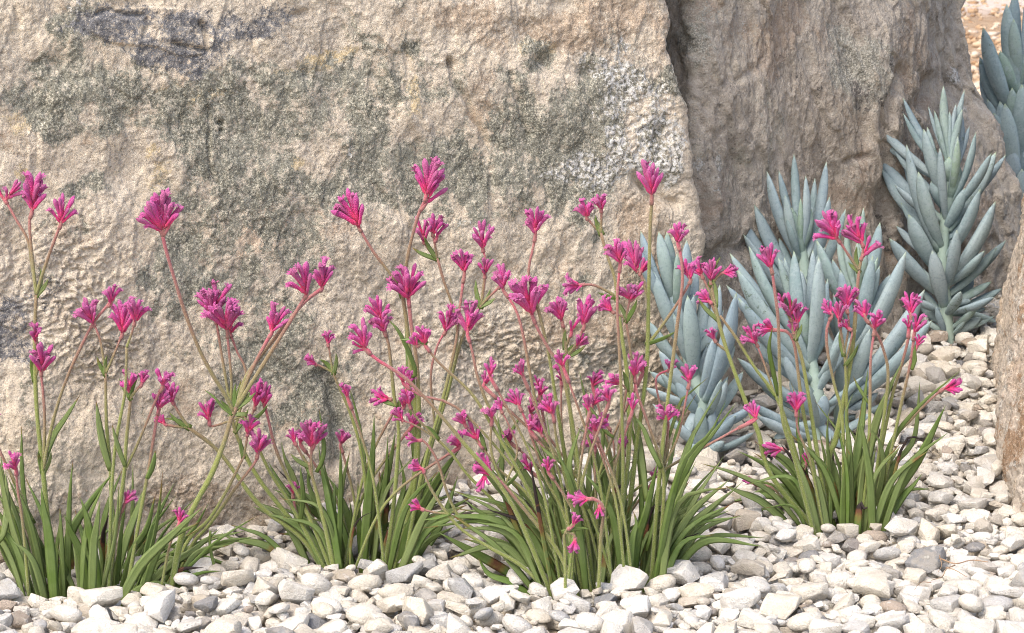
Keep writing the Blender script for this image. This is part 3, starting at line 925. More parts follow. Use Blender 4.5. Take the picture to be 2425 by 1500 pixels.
        for i in range(n):
            f_ = (i + .5) / n
            sp = (f_ - .5) * 2
            ang = sp * (.50 if n > 6 else .42) + rg.normal() * .08
            dd = rg.uniform(-.75, .45)
            d = unit(ax * math.cos(ang) + side * math.sin(ang) + dep * .55 * dd)
            edge = abs(sp)
            stg = (.30 - .28 * edge + rg.uniform(-.04, .06)) * Lm
            fl = Lm * (.92 - .05 * edge) * rg.uniform(.80, 1.08)
            if i % 3 == 1: fl *= .72
            fl = min(max(fl, .014), .042)
            pos = b3 + ax * stg + dep * dd * .003
            me = FLOWERS[int(rg.choice([0, 0, 2, 2, 1, 3, 4]))]
            o = link('flower', me, so, Vector(pos - base))
            q = Vector(d).to_track_quat('Z', 'X')
            # outer flowers curve outward
            roll = math.atan2(0, 1)
            xl = np.array(q @ Vector((1, 0, 0))); yl = np.array(q @ Vector((0, 1, 0)))
            want = side * (1 if sp > 0 else -1)
            roll = math.atan2(want @ yl, want @ xl) + rg.normal() * .5
            o.rotation_mode = 'QUATERNION'
            o.rotation_quaternion = q @ Quaternion((0, 0, 1), roll)
            fat = rg.uniform(.84, 1.08) * min(1.35, max(1, .028 / fl))
            o.scale = (fl * fat, fl * fat, fl)
    def leaf(s, pts, w, kind=None, roll=None, lean=None, y0=None):
        rg = s.rg
        if lean is None: lean = rg.uniform(-.3, .3)
        if y0 is None: y0 = s.Y + rg.uniform(-.03, .05)
        if kind is None: kind = int(rg.choice([0, 0, 0, 1, 1, 1, 4, 2, 3], p=[.15, .15, .15, .14, .14, .14, .06, .04, .03]))
        if roll is None: roll = rg.normal() * .32
        P = s.path(pts, y0, lean)
        if pts[0][1] > by_of(s) - 60:
            P[0, 2] = float(ground_z(P[0, 0], P[0, 1])) - .03
        v, f, ta, wa = strap(P, w * rg.uniform(.80, 1.0) / s.scale, roll, n=16, fold=rg.uniform(.08, .3), tipsharp=rg.uniform(.8, 1.2))
        base = P[0]
        link('leaf', mesh_from('leaf', v - base, f, MAT_LEAF, attrs={'t': ta, 'w': wa, 'dead': dead_mask(ta, kind)}), s.root, Vector(base - s.P))
    def tuft(s, x0, x1, yb, n, lmin, lmax, spread, seedw=(15, 25), bias=0.):
        """filler leaves: a fan between base x0..x1"""
        rg = s.rg
        for i in range(n):
            bx = rg.uniform(x0, x1); f = (bx - (x0 + x1) / 2) / max((x1 - x0) / 2, 1)
            a = bias + f * spread * .8 + rg.normal() * spread * .42
            L = rg.uniform(lmin, lmax) * (1 - .25 * min(abs(a), 1.2))
            by = yb + rg.uniform(-25, 8)
            cx = rg.normal() * .25 + .3 * a
            mx, my = bx + math.sin(a * .85) * L * .5, by - math.cos(a * .85) * L * .5
            tx, ty = bx + math.sin(a + cx * .5) * L, by - math.cos(a + cx * .6) * L
            s.leaf([(bx, by), (mx, my), (tx, ty)], rg.uniform(*seedw), y0=s.Y + rg.uniform(-.02, .09), lean=rg.uniform(-.25, .45))

def by_of(s):
    return project(s.P)[1]

def cv(org, sc, *pts):
    return [(org[0] + x * sc, org[1] + y * sc) for x, y in pts]
C1 = lambda *p: cv((0, 350), .36667, *p)
C2 = lambda *p: cv((0, 850), .43326, *p)
C3 = lambda *p: cv((600, 350), .36661, *p)
C4 = lambda *p: cv((550, 850), .43333, *p)
C5 = lambda *p: cv((1150, 350), .36675, *p)
C6 = lambda *p: cv((1150, 850), .43333, *p)
C7 = lambda *p: cv((1700, 450), .36675, *p)
C8 = lambda *p: cv((1700, 850), .43335, *p)

# ---- plant 1
p1 = Plant(235, 1392, 'pink-flowered strap-leaved clump in front of the slate-stained end of the cream boulder', 1)
p1.stem([(150, 1395), (118, 1260), (101, 1110), (88, 985), (83, 880), (83, 770), (86, 698)], branches=[
    ([(86, 698), (76, 630), (66, 570), (38, 520), (13, 475)], [((13, 475), (52, 425), 3), ((8, 470), (-12, 440), 2)]),
    ([(66, 575), (70, 540), (75, 498)], [((76, 505), (82, 415), 7)]),
    ([(86, 698), (103, 643), (122, 588), (143, 533)], [((143, 536), (155, 462), 6)]),
    ([(101, 1110), (106, 1010), (102, 930), (96, 880)], [((98, 885), (108, 808), 6)]),
    ([(100, 900), (92, 850), (86, 800)], [((84, 808), (86, 758), 4)]),
    ([(101, 1110), (116, 1040), (136, 960), (165, 880), (200, 805), (225, 760), (262, 715)], [((221, 768), (203, 700), 8), ((262, 722), (268, 672), 4)])], w=(18, 12))
p1.stem([(238, 1392), (262, 1270), (262, 1130), (252, 1000), (250, 885)], branches=[
    ([(250, 885), (238, 810), (222, 766)], [((223, 768), (205, 720), 3)]),
    ([(250, 885), (270, 840), (290, 790)], [((289, 795), (293, 712), 8)])], w=(16, 10))
p1.stem([(238, 1390), (262, 1290), (283, 1200), (295, 1112), (299, 1045), (310, 941)], branches=[
    ([(310, 941), (306, 920)], [((306, 928), (308, 875), 4)]),
    ([(310, 941), (325, 922), (336, 910)], [((334, 914), (347, 876), 3)]),
    ([(295, 1110), (322, 1060), (347, 1002), (366, 955), (386, 912)], [((386, 918), (386, 866), 5)])], w=(18, 10))
p1.stem([(255, 1390), (262, 1230), (272, 1066), (295, 937), (299, 871), (300, 823)], branches=[([(300, 830), (310, 795), (319, 764)], [((318, 768), (328, 703), 6)])], w=(13, 9), bract=False)
p1.stem([(290, 1388), (330, 1230), (352, 1110), (366, 1023), (376, 965)], heads=[((376, 972), (388, 920), 7)], w=(15, 9))
p1.stem([(385, 1385), (440, 1290), (494, 1231), (537, 1162), (578, 1080)], branches=[([(578, 1080), (583, 1050), (588, 1022)], [((586, 1030), (598, 985), 4)])], w=(14, 9))
p1.stem([(400, 1385), (450, 1300), (500, 1238), (563, 1149), (606, 1092), (614, 1060)], heads=[((610, 1075), (622, 1012), 6)], w=(14, 9))
p1.stem([(395, 1390), (430, 1270), (465, 1190), (500, 1125), (530, 1050), (548, 990), (560, 965)], branches=[
    ([(552, 975), (530, 930), (505, 890), (473, 830), (440, 746), (411, 654), (392, 588), (383, 548)], [((383, 552), (340, 480), 5), ((385, 548), (375, 452), 10), ((388, 545), (408, 475), 5), ((398, 540), (415, 490), 1)]),
    ([(560, 965), (585, 890), (640, 815), (692, 750), (725, 712), (765, 682)], [((762, 686), (768, 618), 7)]),
    ([(716, 724), (722, 705), (728, 690)], [((727, 698), (706, 618), 6)]),
    ([(560, 962), (590, 890), (612, 845), (640, 793)], [((642, 792), (668, 722), 5)])], w=(22, 15))
p1.stem([(70, 1390), (55, 1250), (42, 1160), (38, 1110)], heads=[((38, 1112), (30, 1062), 4)], w=(12, 8))
p1.stem([(250, 1392), (272, 1290), (288, 1210), (296, 1190)], heads=[((294, 1196), (316, 1156), 3)], w=(11, 7))
p1.stem([(370, 1390), (400, 1300), (424, 1240)], heads=[((424, 1242), (430, 1202), 4)], w=(11, 7))
p1.stem([(130, 1392), (62, 1205), (0, 1070), (-20, 1010)], heads=[((-20, 1015), (-25, 960), 5)], w=(14, 9))
for pts, w, k in [
    (C2((210, 1290), (60, 900), (0, 600), (-30, 420)), 22, 0), (C2((230, 1290), (120, 950), (30, 700), (0, 500)), 22, 0), (C2((180, 1270), (80, 1020), (0, 850), (-40, 800)), 22, 1),
    (C2((300, 1290), (270, 1000), (240, 820), (225, 700)), 28, 0), (C2((230, 610), (290, 430), (360, 320), (440, 195)), 17, 1), (C2((190, 900), (140, 800), (120, 600), (118, 360)), 12, 1),
    (C2((370, 1290), (375, 900), (385, 700), (400, 545)), 16, 1), (C2((330, 1280), (370, 1000), (480, 800), (630, 610)), 30, 0), (C2((480, 1320), (450, 1100), (390, 950), (350, 850)), 26, 0),
    (C2((500, 1290), (510, 1050), (530, 900), (548, 770)), 24, 0), (C2((460, 1290), (480, 1080), (470, 980), (455, 920)), 14, 3), (C2((620, 1310), (760, 1140), (930, 970), (1110, 810)), 28, 0),
    (C2((610, 1300), (700, 1100), (840, 910), (960, 750)), 18, 0), (C2((600, 1260), (680, 1020), (760, 800), (808, 660)), 26, 0), (C2((660, 1310), (800, 1190), (930, 1175), (1080, 1335)), 15, 0),
    (C2((640, 1310), (740, 1270), (860, 1225), (955, 1240)), 17, 1), (C2((700, 1290), (900, 1150), (1050, 1050), (1200, 930)), 24, 0), (C2((720, 1300), (980, 1220), (1100, 1170), (1220, 1160)), 18, 0),
    (C2((700, 1290), (960, 1200), (1180, 1000), (1420, 850)), 11, 1), (C2((700, 1270), (820, 1050), (870, 800), (890, 610)), 16, 4), (C2((270, 1295), (200, 1150), (215, 1060), (258, 1012)), 12, 1),
    (C2((300, 1290), (310, 1050), (325, 930), (335, 820)), 14, 1), (C2((605, 610), (570, 500), (545, 380), (525, 225)), 22, 1), (C2((685, 590), (655, 510), (630, 430), (612, 355)), 15, 1), (C2((803, 655), (825, 610), (840, 560), (850, 500)), 15, 1),
    (C2((640, 1290), (720, 1060), (800, 930), (850, 740)), 24, 1), (C2((560, 1290), (560, 1000), (580, 900), (600, 840)), 16, 3), (C2((1270, 310), (1220, 270), (1170, 210), (1110, 165)), 12, 1),
    (C2((820, 1290), (960, 1060), (1060, 930), (1140, 790)), 22, 0), (C2((440, 1300), (330, 1080), (320, 1040), (310, 1020)), 16, 1), (C2((560, 1300), (500, 1000), (470, 850), (440, 760)), 30, 0), (C2((-10, 1000), (20, 950), (40, 800), (30, 620)), 20, 0),
    (C2((180, 1280), (40, 1100), (-20, 950), (-60, 850)), 22, 0), (C2((1150, 940), (1150, 1040), (1190, 1180), (1260, 1290)), 10, 1)]:
    p1.leaf(pts, w, k)
p1.tuft(90, 330, 1395, 26, 130, 310, .6, (10, 21))
p1.tuft(300, 420, 1392, 16, 150, 290, .25, (15, 22), .75)
p1.tuft(60, 140, 1392, 8, 200, 330, .2, (15, 22), -.35)

# ---- plant 2
p2 = Plant(850, 1322, 'pink-flowered strap-leaved clump rooted close against the foot of the cream boulder', 2)
p2.stem([(800, 1320), (715, 1275), (615, 1197), (520, 1072), (446, 1012)], branches=[
    ([(446, 1012), (425, 980), (408, 950)], [((410, 955), (400, 905), 6)]), ([(446, 1012), (415, 1010), (388, 1005)], [((392, 1006), (372, 985), 3)])], w=(18, 12))
p2.stem([(790, 1320), (690, 1235), (610, 1130), (560, 1030), (545, 960)], branches=[
    ([(545, 960), (535, 900), (520, 810), (510, 748)], [((510, 756), (492, 680), 7), ((512, 750), (517, 668), 4)]),
    ([(545, 965), (548, 900), (538, 790)], [((539, 790), (532, 690), 8)]),
    ([(555, 1010), (583, 893), (560, 830), (545, 788)], [((545, 792), (548, 740), 4)])], w=(20, 11))
p2.stem([(790, 1320), (700, 1215), (635, 1110), (600, 1030), (578, 985)], branches=[([(578, 990), (500, 1010), (495, 985)], [((496, 1000), (486, 945), 5)]), ([(585, 1000), (600, 975), (604, 960)], [((603, 968), (610, 900), 4)])], w=(16, 9))
p2.stem([(800, 1322), (730, 1220), (680, 1127), (652, 1060), (636, 997), (626, 955)], heads=[((626, 962), (622, 905), 7)], w=(15, 9))
p2.stem([(800, 1322), (768, 1240), (737, 1119), (730, 1095)], branches=[
    ([(735, 1112), (715, 1080), (698, 1046)], [((698, 1050), (690, 1015), 5)]), ([(736, 1115), (737, 1080), (740, 1055)], [((739, 1062), (728, 985), 5), ((742, 1060), (762, 1000), 5)])], w=(17, 11))
p2.stem([(770, 1320), (725, 1255), (702, 1215), (693, 1170)], heads=[((694, 1172), (692, 1134), 5)], w=(11, 8))
p2.stem([(870, 1322), (868, 1180), (853, 1060), (828, 975), (805, 922), (788, 882)], branches=[
    ([(788, 882), (783, 850), (777, 812)], [((777, 818), (776, 785), 5)]), ([(788, 884), (765, 870), (745, 862)], [((748, 864), (726, 842), 5)])], w=(14, 9))
p2.stem([(905, 1322), (930, 1215), (943, 1067), (943, 1006), (933, 937), (927, 876), (920, 815), (910, 785)], heads=[((911, 790), (900, 735), 8), ((905, 765), (888, 702), 6)],
        branches=[([(935, 950), (920, 945)], [((926, 946), (872, 938), 6)]), ([(940, 985), (960, 960)], [((955, 965), (966, 922), 4)])], w=(16, 10))
p2.stem([(912, 1322), (950, 1220), (983, 1127), (985, 985), (975, 890), (962, 760), (950, 680)], branches=[
    ([(950, 690), (925, 650), (886, 599), (862, 560), (849, 537)], [((851, 542), (818, 455), 8)]),
    ([(955, 700), (965, 610), (989, 515), (1010, 467)], [((1008, 470), (1022, 378), 9), ((1003, 490), (1044, 420), 2)])], w=(24, 13))
p2.stem([(930, 1322), (985, 1130), (990, 900), (974, 772), (967, 705)], heads=[((968, 712), (942, 628), 6), ((968, 708), (978, 622), 7)], w=(18, 12))
p2.stem([(935, 1322), (985, 1150), (1030, 1020), (1062, 900), (1083, 790), (1069, 717), (1052, 669), (1036, 612)], branches=[
    ([(1036, 614), (1018, 595), (1003, 572)], [((1004, 576), (997, 512), 4)]), ([(1036, 612), (1030, 580), (1024, 552)], [((1025, 558), (1034, 508), 6), ((1032, 570), (1047, 520), 1)])], w=(16, 10))
p2.stem([(950, 1322), (1010, 1100), (1060, 930), (1080, 850), (1102, 783), (1139, 724)], branches=[
    ([(1139, 724), (1160, 702), (1187, 676)], [((1184, 680), (1193, 632), 5)]), ([(1139, 724), (1145, 690), (1149, 650)], [((1148, 655), (1150, 600), 4)]),
    ([(1145, 690), (1150, 630), (1144, 590)], [((1144, 594), (1137, 520), 6)]), ([(1030, 1030), (1020, 900), (1033, 827), (1055, 783)], [((1054, 788), (1072, 722), 6)])], w=(15, 10))
p2.stem([(945, 1322), (1000, 1120), (1050, 940), (1080, 808), (1090, 720), (1100, 645)], heads=[((1100, 648), (1096, 590), 6)], w=(14, 9))
for pts, w, k in [
    (C4((530, 1115), (430, 980), (300, 880), (190, 850)), 30, 0), (C4((430, 1100), (200, 1030), (0, 985), (-60, 950)), 28, 2), (C4((420, 1100), (200, 990), (60, 930), (-20, 905)), 15, 1),
    (C4((600, 1110), (530, 800), (490, 600), (470, 470)), 22, 0), (C4((710, 1120), (740, 800), (768, 500), (776, 300)), 28, 0), (C4((720, 1090), (790, 820), (855, 600), (892, 395)), 24, 0), (C4((580, 1100), (590, 800), (592, 600), (590, 465)), 15, 1),
    (C4((690, 1120), (640, 900), (580, 740), (520, 640)), 24, 0), (C4((840, 1100), (940, 900), (1010, 760), (1055, 640)), 38, 0), (C4((880, 1100), (1030, 900), (1100, 780), (1190, 600)), 22, 0), (C4((900, 1120), (1050, 960), (1180, 880), (1290, 825)), 20, 0),
    (C4((940, 1120), (1050, 1020), (1130, 960), (1220, 915)), 22, 0), (C4((800, 1110), (850, 960), (870, 900), (890, 850)), 16, 3), (C4((480, 1100), (330, 800), (250, 660), (195, 560)), 22, 0), (C4((450, 1000), (350, 700), (290, 550), (268, 455)), 24, 0),
    (C4((620, 1100), (480, 830), (420, 700), (415, 560)), 24, 0), (C4((660, 1110), (660, 950), (650, 850), (640, 760)), 14, 1), (C4((640, 1120), (650, 1000), (690, 880), (780, 830)), 8, 3), (C4((1000, 560), (985, 300), (965, 0), (940, -370)), 20, 0),
    (C4((760, 1100), (800, 900), (840, 640), (850, 420)), 18, 0), (C4((830, 1110), (900, 850), (940, 680), (910, 520)), 18, 0), (C4((1000, 900), (1060, 760), (1160, 600), (1240, 500)), 26, 0), (C4((860, 1120), (990, 990), (1100, 900), (1200, 860)), 20, 0),
    (C4((735, 690), (715, 480), (680, 300), (635, 140)), 9, 1), (C4((370, 900), (385, 760), (378, 660), (372, 590)), 14, 0), (C4((460, 620), (490, 560), (500, 470), (475, 270)), 12, 1), (C4((985, 100), (1000, 60), (920, -130), (850, -220)), 14, 1)]:
    p2.leaf(pts, w, k)
p2.tuft(760, 950, 1325, 24, 110, 280, .65, (10, 21))
p2.tuft(900, 970, 1325, 12, 180, 290, .25, (15, 24), .65)
p2.tuft(740, 820, 1325, 10, 170, 290, .25, (15, 24), -.75)

# ---- plant 3
p3 = Plant(1405, 1368, 'largest and densest pink-flowered strap-leaved clump with brown-banded leaves trailing over gravel', 3)
p3.stem([(1320, 1372), (1210, 1190), (1105, 1058), (1040, 980), (962, 898), (893, 852), (862, 826)], heads=[((866, 828), (852, 762), 8), ((872, 830), (828, 812), 2)], w=(17, 10))
p3.stem([(1360, 1372), (1260, 1180), (1160, 1000), (1113, 928), (1040, 860), (1005, 815)], heads=[((1007, 818), (997, 768), 6)], branches=[([(1005, 818), (985, 818)], [((990, 822), (968, 795), 3)])], w=(15, 9))
p3.stem([(1380, 1372), (1260, 1160), (1165, 980), (1132, 896), (1120, 840), (1107, 790)], heads=[((1107, 792), (1114, 712), 7)], w=(15, 9))
p3.stem([(1402, 1370), (1345, 1120), (1310, 905), (1297, 827), (1275, 735), (1252, 650), (1262, 590), (1269, 552)], heads=[((1268, 558), (1266, 490), 7)], w=(15, 9))
p3.stem([(1410, 1370), (1370, 1100), (1333, 885), (1305, 836), (1275, 783), (1260, 746)], heads=[((1262, 752), (1233, 650), 12)], w=(17, 11))
p3.stem([(1390, 1370), (1315, 1140), (1268, 950), (1240, 800), (1222, 735), (1190, 684)], heads=[((1192, 688), (1190, 630), 4)], w=(14, 9))
p3.stem([(1406, 1370), (1368, 1120), (1347, 950), (1343, 870), (1339, 808), (1330, 755)], heads=[((1331, 762), (1314, 698), 8)], branches=[
    ([(1341, 815), (1350, 795), (1356, 775)], [((1352, 795), (1360, 735), 1)]), ([(1345, 850), (1365, 815), (1384, 772)], [((1383, 776), (1388, 706), 7)]), ([(1345, 845), (1360, 828), (1370, 815)], [((1366, 822), (1388, 790), 5)])], w=(17, 11))
p3.stem([(1455, 1360), (1479, 1162), (1489, 1060), (1486, 900), (1474, 808), (1462, 717), (1456, 660), (1436, 599), (1423, 552)], branches=[
    ([(1424, 555), (1404, 533), (1389, 515)], [((1390, 519), (1384, 476), 6)]), ([(1423, 555), (1424, 520), (1425, 492)], [((1424, 500), (1418, 457), 6)]), ([(1457, 712), (1440, 691), (1407, 676), (1376, 674)], [((1380, 675), (1325, 676), 5)])], w=(18, 11))
p3.stem([(1470, 1362), (1500, 1120), (1529, 896), (1534, 800), (1535, 753), (1537, 650), (1540, 533), (1545, 462)], heads=[((1544, 470), (1538, 386), 9), ((1542, 450), (1507, 400), 1)], branches=[
    ([(1535, 720), (1530, 690), (1517, 651), (1507, 638)], [((1508, 645), (1496, 575), 9), ((1515, 650), (1532, 612), 3)]), ([(1533, 800), (1546, 801), (1586, 746), (1619, 695), (1638, 660)], [((1636, 665), (1622, 612), 7)])], w=(18, 11))
p3.stem([(1460, 1362), (1475, 1150), (1470, 900), (1462, 740), (1464, 669), (1470, 618)], heads=[((1469, 624), (1452, 570), 8)], w=(13, 9))
p3.stem([(1450, 1362), (1490, 1060), (1496, 890), (1491, 816), (1482, 757)], branches=[([(1482, 757), (1486, 735), (1493, 705)], [((1492, 712), (1480, 668), 6), ((1498, 710), (1516, 672), 4)]), ([(1482, 760), (1470, 748), (1448, 738)], [((1452, 740), (1418, 712), 5)])], w=(15, 9))
p3.stem([(1540, 1350), (1560, 1150), (1580, 960), (1595, 841), (1606, 753), (1616, 673), (1614, 618), (1606, 572)], heads=[((1606, 580), (1606, 530), 6)], w=(17, 10))
p3.stem([(1390, 1368), (1340, 1230), (1293, 1136), (1272, 1075), (1250, 1010), (1230, 960)], heads=[((1231, 965), (1216, 922), 6)], w=(13, 8))
p3.stem([(1405, 1368), (1350, 1180), (1321, 1060), (1310, 978)], heads=[((1310, 984), (1288, 938), 7)], branches=[([(1330, 1095), (1300, 1050), (1282, 1026)], [((1283, 1030), (1265, 985), 7)])], w=(14, 9))
p3.stem([(1375, 1370), (1270, 1230), (1190, 1140), (1163, 1067), (1165, 988)], heads=[((1165, 994), (1158, 952), 5)], branches=[([(1200, 1150), (1225, 1070), (1206, 1010), (1186, 972)], [((1188, 975), (1180, 950), 3)])], w=(13, 8))
p3.stem([(1370, 1370), (1270, 1200), (1180, 1110), (1131, 1045)], heads=[((1132, 1046), (1106, 1000), 5)], branches=[([(1140, 1060), (1115, 1025), (1100, 1005)], [((1102, 1008), (1082, 966), 4)])], w=(13, 8))
p3.stem([(1380, 1372), (1323, 1309), (1258, 1227), (1193, 1149), (1160, 1120)], heads=[((1166, 1128), (1128, 1085), 8), ((1150, 1120), (1140, 1160), 3)], w=(16, 10))
p3.stem([(1330, 1374), (1240, 1345), (1157, 1296), (1092, 1253), (1048, 1201), (1018, 1153), (1000, 1108)], heads=[((1001, 1112), (970, 1095), 5)], branches=[([(1060, 1218), (1030, 1214), (996, 1206)], [((1000, 1207), (975, 1192), 4)])], w=(15, 8))
p3.stem([(1345, 1372), (1180, 1290), (1100, 1240), (1062, 1175), (1035, 1090), (1005, 1046), (985, 1043)], heads=[((992, 1044), (958, 1036), 4)], w=(13, 8))
p3.stem([(1350, 1372), (1220, 1240), (1113, 1131), (1070, 1075), (1027, 1032), (983, 985), (968, 955)], heads=[((970, 960), (962, 918), 6)], branches=[([(1027, 1032), (983, 1008), (950, 995)], [((953, 996), (932, 965), 5)])], w=(14, 8))
p3.stem([(1360, 1372), (1280, 1200), (1100, 980), (990, 935), (955, 905)], heads=[((955, 908), (950, 864), 5)], w=(11, 8))
p3.stem([(1445, 1366), (1462, 1127), (1467, 1032), (1477, 965), (1483, 922)], branches=[([(1483, 925), (1478, 915), (1468, 910)], [((1470, 911), (1438, 890), 5)])], w=(12, 8))
p3.stem([(1555, 1350), (1572, 1175), (1566, 1097), (1531, 993), (1508, 930), (1503, 890)], heads=[((1503, 896), (1505, 830), 5)], w=(16, 9))
p3.stem([(1555, 1352), (1570, 1200), (1571, 1106)], branches=[
    ([(1571, 1106), (1583, 1045), (1563, 958), (1553, 905), (1562, 886), (1588, 876)], [((1584, 878), (1594, 852), 5)]),
    ([(1571, 1106), (1605, 1036), (1622, 958), (1633, 902)], [((1632, 908), (1630, 862), 7)]), ([(1590, 1040), (1583, 1010), (1578, 992)], [((1578, 998), (1572, 948), 7)])], w=(18, 9))
p3.stem([(1425, 1368), (1412, 1200), (1408, 1100), (1410, 1055)], heads=[((1410, 1060), (1386, 1032), 5)], w=(11, 7))
p3.stem([(1440, 1368), (1455, 1120), (1450, 1035), (1437, 1003)], heads=[((1438, 1008), (1424, 988), 4)], w=(10, 7))
p3.stem([(1416, 1360), (1423, 1275), (1430, 1208), (1412, 1184), (1390, 1181)], heads=[((1395, 1183), (1350, 1180), 7), ((1420, 1195), (1416, 1222), 2)], w=(13, 10), lean=-.2, y0=p3.Y - .05)
p3.stem([(1340, 1365), (1338, 1310), (1336, 1266), (1348, 1252), (1358, 1240)], heads=[((1356, 1246), (1366, 1226), 4)], branches=[([(1338, 1258), (1358, 1266), (1364, 1282)], [((1362, 1276), (1356, 1306), 5)])], w=(11, 9), lean=-.2, y0=p3.Y - .06)
p3.stem([(1460, 1366), (1478, 1150), (1477, 1062)], heads=[((1477, 1066), (1474, 1028), 4)], w=(9, 6))
p3.stem([(1400, 1368), (1345, 1150), (1330, 1000), (1330, 890)], heads=[((1330, 900), (1326, 856), 5)], w=(10, 7), y0=p3.Y + .05)
p3.stem([(1390, 1368), (1320, 1150), (1290, 1000), (1276, 915)], heads=[((1277, 922), (1270, 886), 3)], w=(9, 6), y0=p3.Y + .05)
for pts, w, k in [
    (C6((290, 1280), (100, 1150), (-60, 1060), (-255, 950)), 28, 2), (C6((340, 1240), (100, 1060), (0, 1015), (-120, 985)), 22, 1), (C6((440, 1230), (200, 1000), (0, 860), (-120, 770)), 28, 0), (C6((500, 1220), (300, 980), (60, 700), (-110, 470)), 28, 0),
    (C6((450, 1200), (250, 900), (50, 780), (-110, 755)), 14, 0), (C6((480, 1220), (330, 850), (200, 600), (80, 430)), 22, 0), (C6((520, 1220), (430, 900), (360, 650), (270, 480)), 24, 0), (C6((500, 1210), (420, 820), (350, 600), (210, 440)), 20, 0),
    (C6((360, 1230), (110, 760), (90, 500), (62, 280)), 18, 0), (C6((620, 1180), (570, 900), (530, 700), (490, 520)), 24, 0), (C6((690, 1190), (700, 900), (650, 650), (620, 460)), 24, 0), (C6((650, 1140), (700, 1000), (760, 880), (862, 700)), 22, 0),
    (C6((760, 1190), (800, 1000), (825, 900), (805, 830)), 26, 1), (C6((860, 1180), (900, 1010), (970, 890), (1075, 835)), 32, 0), (C6((900, 1170), (1010, 1000), (1150, 880), (1345, 720)), 28, 0), (C6((930, 1180), (1030, 1050), (1100, 950), (1160, 890)), 22, 4),
    (C6((900, 1130), (1040, 820), (1180, 725), (1330, 708)), 20, 1), (C6((920, 1150), (1010, 800), (1080, 580), (1150, 400)), 24, 0), (C6((900, 1100), (1080, 640), (1250, 400), (1370, 240)), 24, 0), (C6((900, 1100), (1060, 620), (1230, 400), (1315, 225)), 22, 0),
    (C6((900, 1080), (1060, 600), (1190, 320), (1295, 150)), 20, 0), (C6((880, 1050), (1000, 600), (1060, 350), (1160, 180)), 14, 1), (C6((700, 1000), (600, 600), (560, 300), (510, 60)), 16, 0), (C6((720, 1000), (680, 560), (610, 350), (535, 210)), 14, 1),
    (C6((740, 1000), (650, 700), (640, 450), (670, 180)), 14, 0), (C6((850, 1050), (850, 650), (810, 430), (760, 250)), 16, 0), (C6((680, 810), (690, 760), (715, 710), (765, 680)), 14, 3), (C6((850, 1100), (880, 920), (930, 800), (990, 845)), 16, 3),
    (C6((300, 1250), (150, 1230), (20, 1180), (-40, 1090)), 24, 1), (C6((560, 1200), (520, 1000), (470, 700), (380, 480)), 20, 0), (C6((800, 1180), (830, 1000), (880, 830), (940, 560)), 26, 0), (C6((950, 1150), (1000, 950), (1080, 700), (1150, 560)), 24, 0),
    (C6((790, 1180), (760, 900), (740, 600), (720, 420)), 24, 0), (C6((720, 1180), (740, 1050), (800, 920), (910, 945)), 14, 4), (C6((880, 780), (860, 600), (830, 400), (790, 230)), 18, 1), (C6((560, 820), (480, 700), (460, 560), (520, 370)), 16, 0),
    (C6((640, 700), (610, 520), (560, 420), (490, 370)), 12, 1), (C6((700, 430), (660, 400), (620, 340), (540, 220)), 12, 0), (C6((960, 600), (900, 480), (860, 380), (800, 300)), 14, 1), (C6((430, 1180), (180, 820), (40, 620), (-40, 530)), 24, 0),
    (C6((250, 1270), (280, 1200), (300, 1190), (360, 1200)), 10, 0), (C6((180, 330), (120, 440), (90, 520), (40, 620)), 10, 1), (C6((980, 500), (1060, 250), (1100, 200), (1220, 100)), 10, 1)]:
    p3.leaf(pts, w, k)
p3.tuft(1270, 1570, 1372, 58, 140, 400, .72, (10, 21))
p3.tuft(1270, 1360, 1372, 14, 240, 420, .25, (15, 24), -.85)
p3.tuft(1520, 1580, 1355, 14, 200, 380, .3, (15, 24), .65)

for q in range(20):
    bx = 1400 + p3.rg.uniform(-90, 110); tx = 1400 + p3.rg.normal() * 150 - 20; ty = p3.rg.uniform(850, 1150)
    if 1330 < tx < 1480 and ty > 1060: ty -= 110
    hx = tx + p3.rg.uniform(-22, 22)
    p3.stem([(bx, 1368), (bx + (tx - bx) * .35, 1368 + (ty - 1368) * .5), (tx, ty)], heads=[((tx, ty + 4), (hx, ty - 38), int(p3.rg.integers(3, 7)))], w=(11, 8), y0=p3.Y + p3.rg.uniform(-.03, .06))
for q in range(6):
    bx = 850 + p2.rg.uniform(-60, 80); tx = 850 + p2.rg.normal() * 90 + 60; ty = p2.rg.uniform(860, 1080)
    p2.stem([(bx, 1322), (bx + (tx - bx) * .35, 1322 + (ty - 1322) * .5), (tx, ty)], heads=[((tx, ty + 4), (tx + p2.rg.uniform(-20, 20), ty - 38), int(p2.rg.integers(3, 6)))], w=(11, 8))

# ---- plant 4
p4 = Plant(2000, 1232, 'pink-flowered strap-leaved clump standing alone on gravel in front of the blue succulents', 4)
p4.stem([(1960, 1236), (1830, 1132), (1795, 1023), (1765, 950), (1737, 874), (1715, 810), (1698, 745), (1687, 690), (1682, 662)], heads=[((1683, 668), (1684, 612), 6)], branches=[
    ([(1692, 715), (1675, 680), (1662, 652)], [((1663, 656), (1640, 612), 5)]), ([(1684, 675), (1700, 655), (1714, 645)], [((1710, 647), (1746, 640), 6)]), ([(1700, 750), (1688, 728), (1682, 712)], [((1684, 718), (1654, 690), 6)]), ([(1718, 832), (1705, 820), (1690, 805)], [((1694, 808), (1676, 778), 4)])], w=(20, 11))
p4.stem([(1945, 1236), (1895, 1110), (1869, 1023), (1838, 940), (1788, 872), (1745, 803), (1705, 748)], branches=[([(1832, 930), (1812, 868), (1792, 815)], [((1793, 818), (1766, 772), 7)])], w=(16, 9), heads=[])
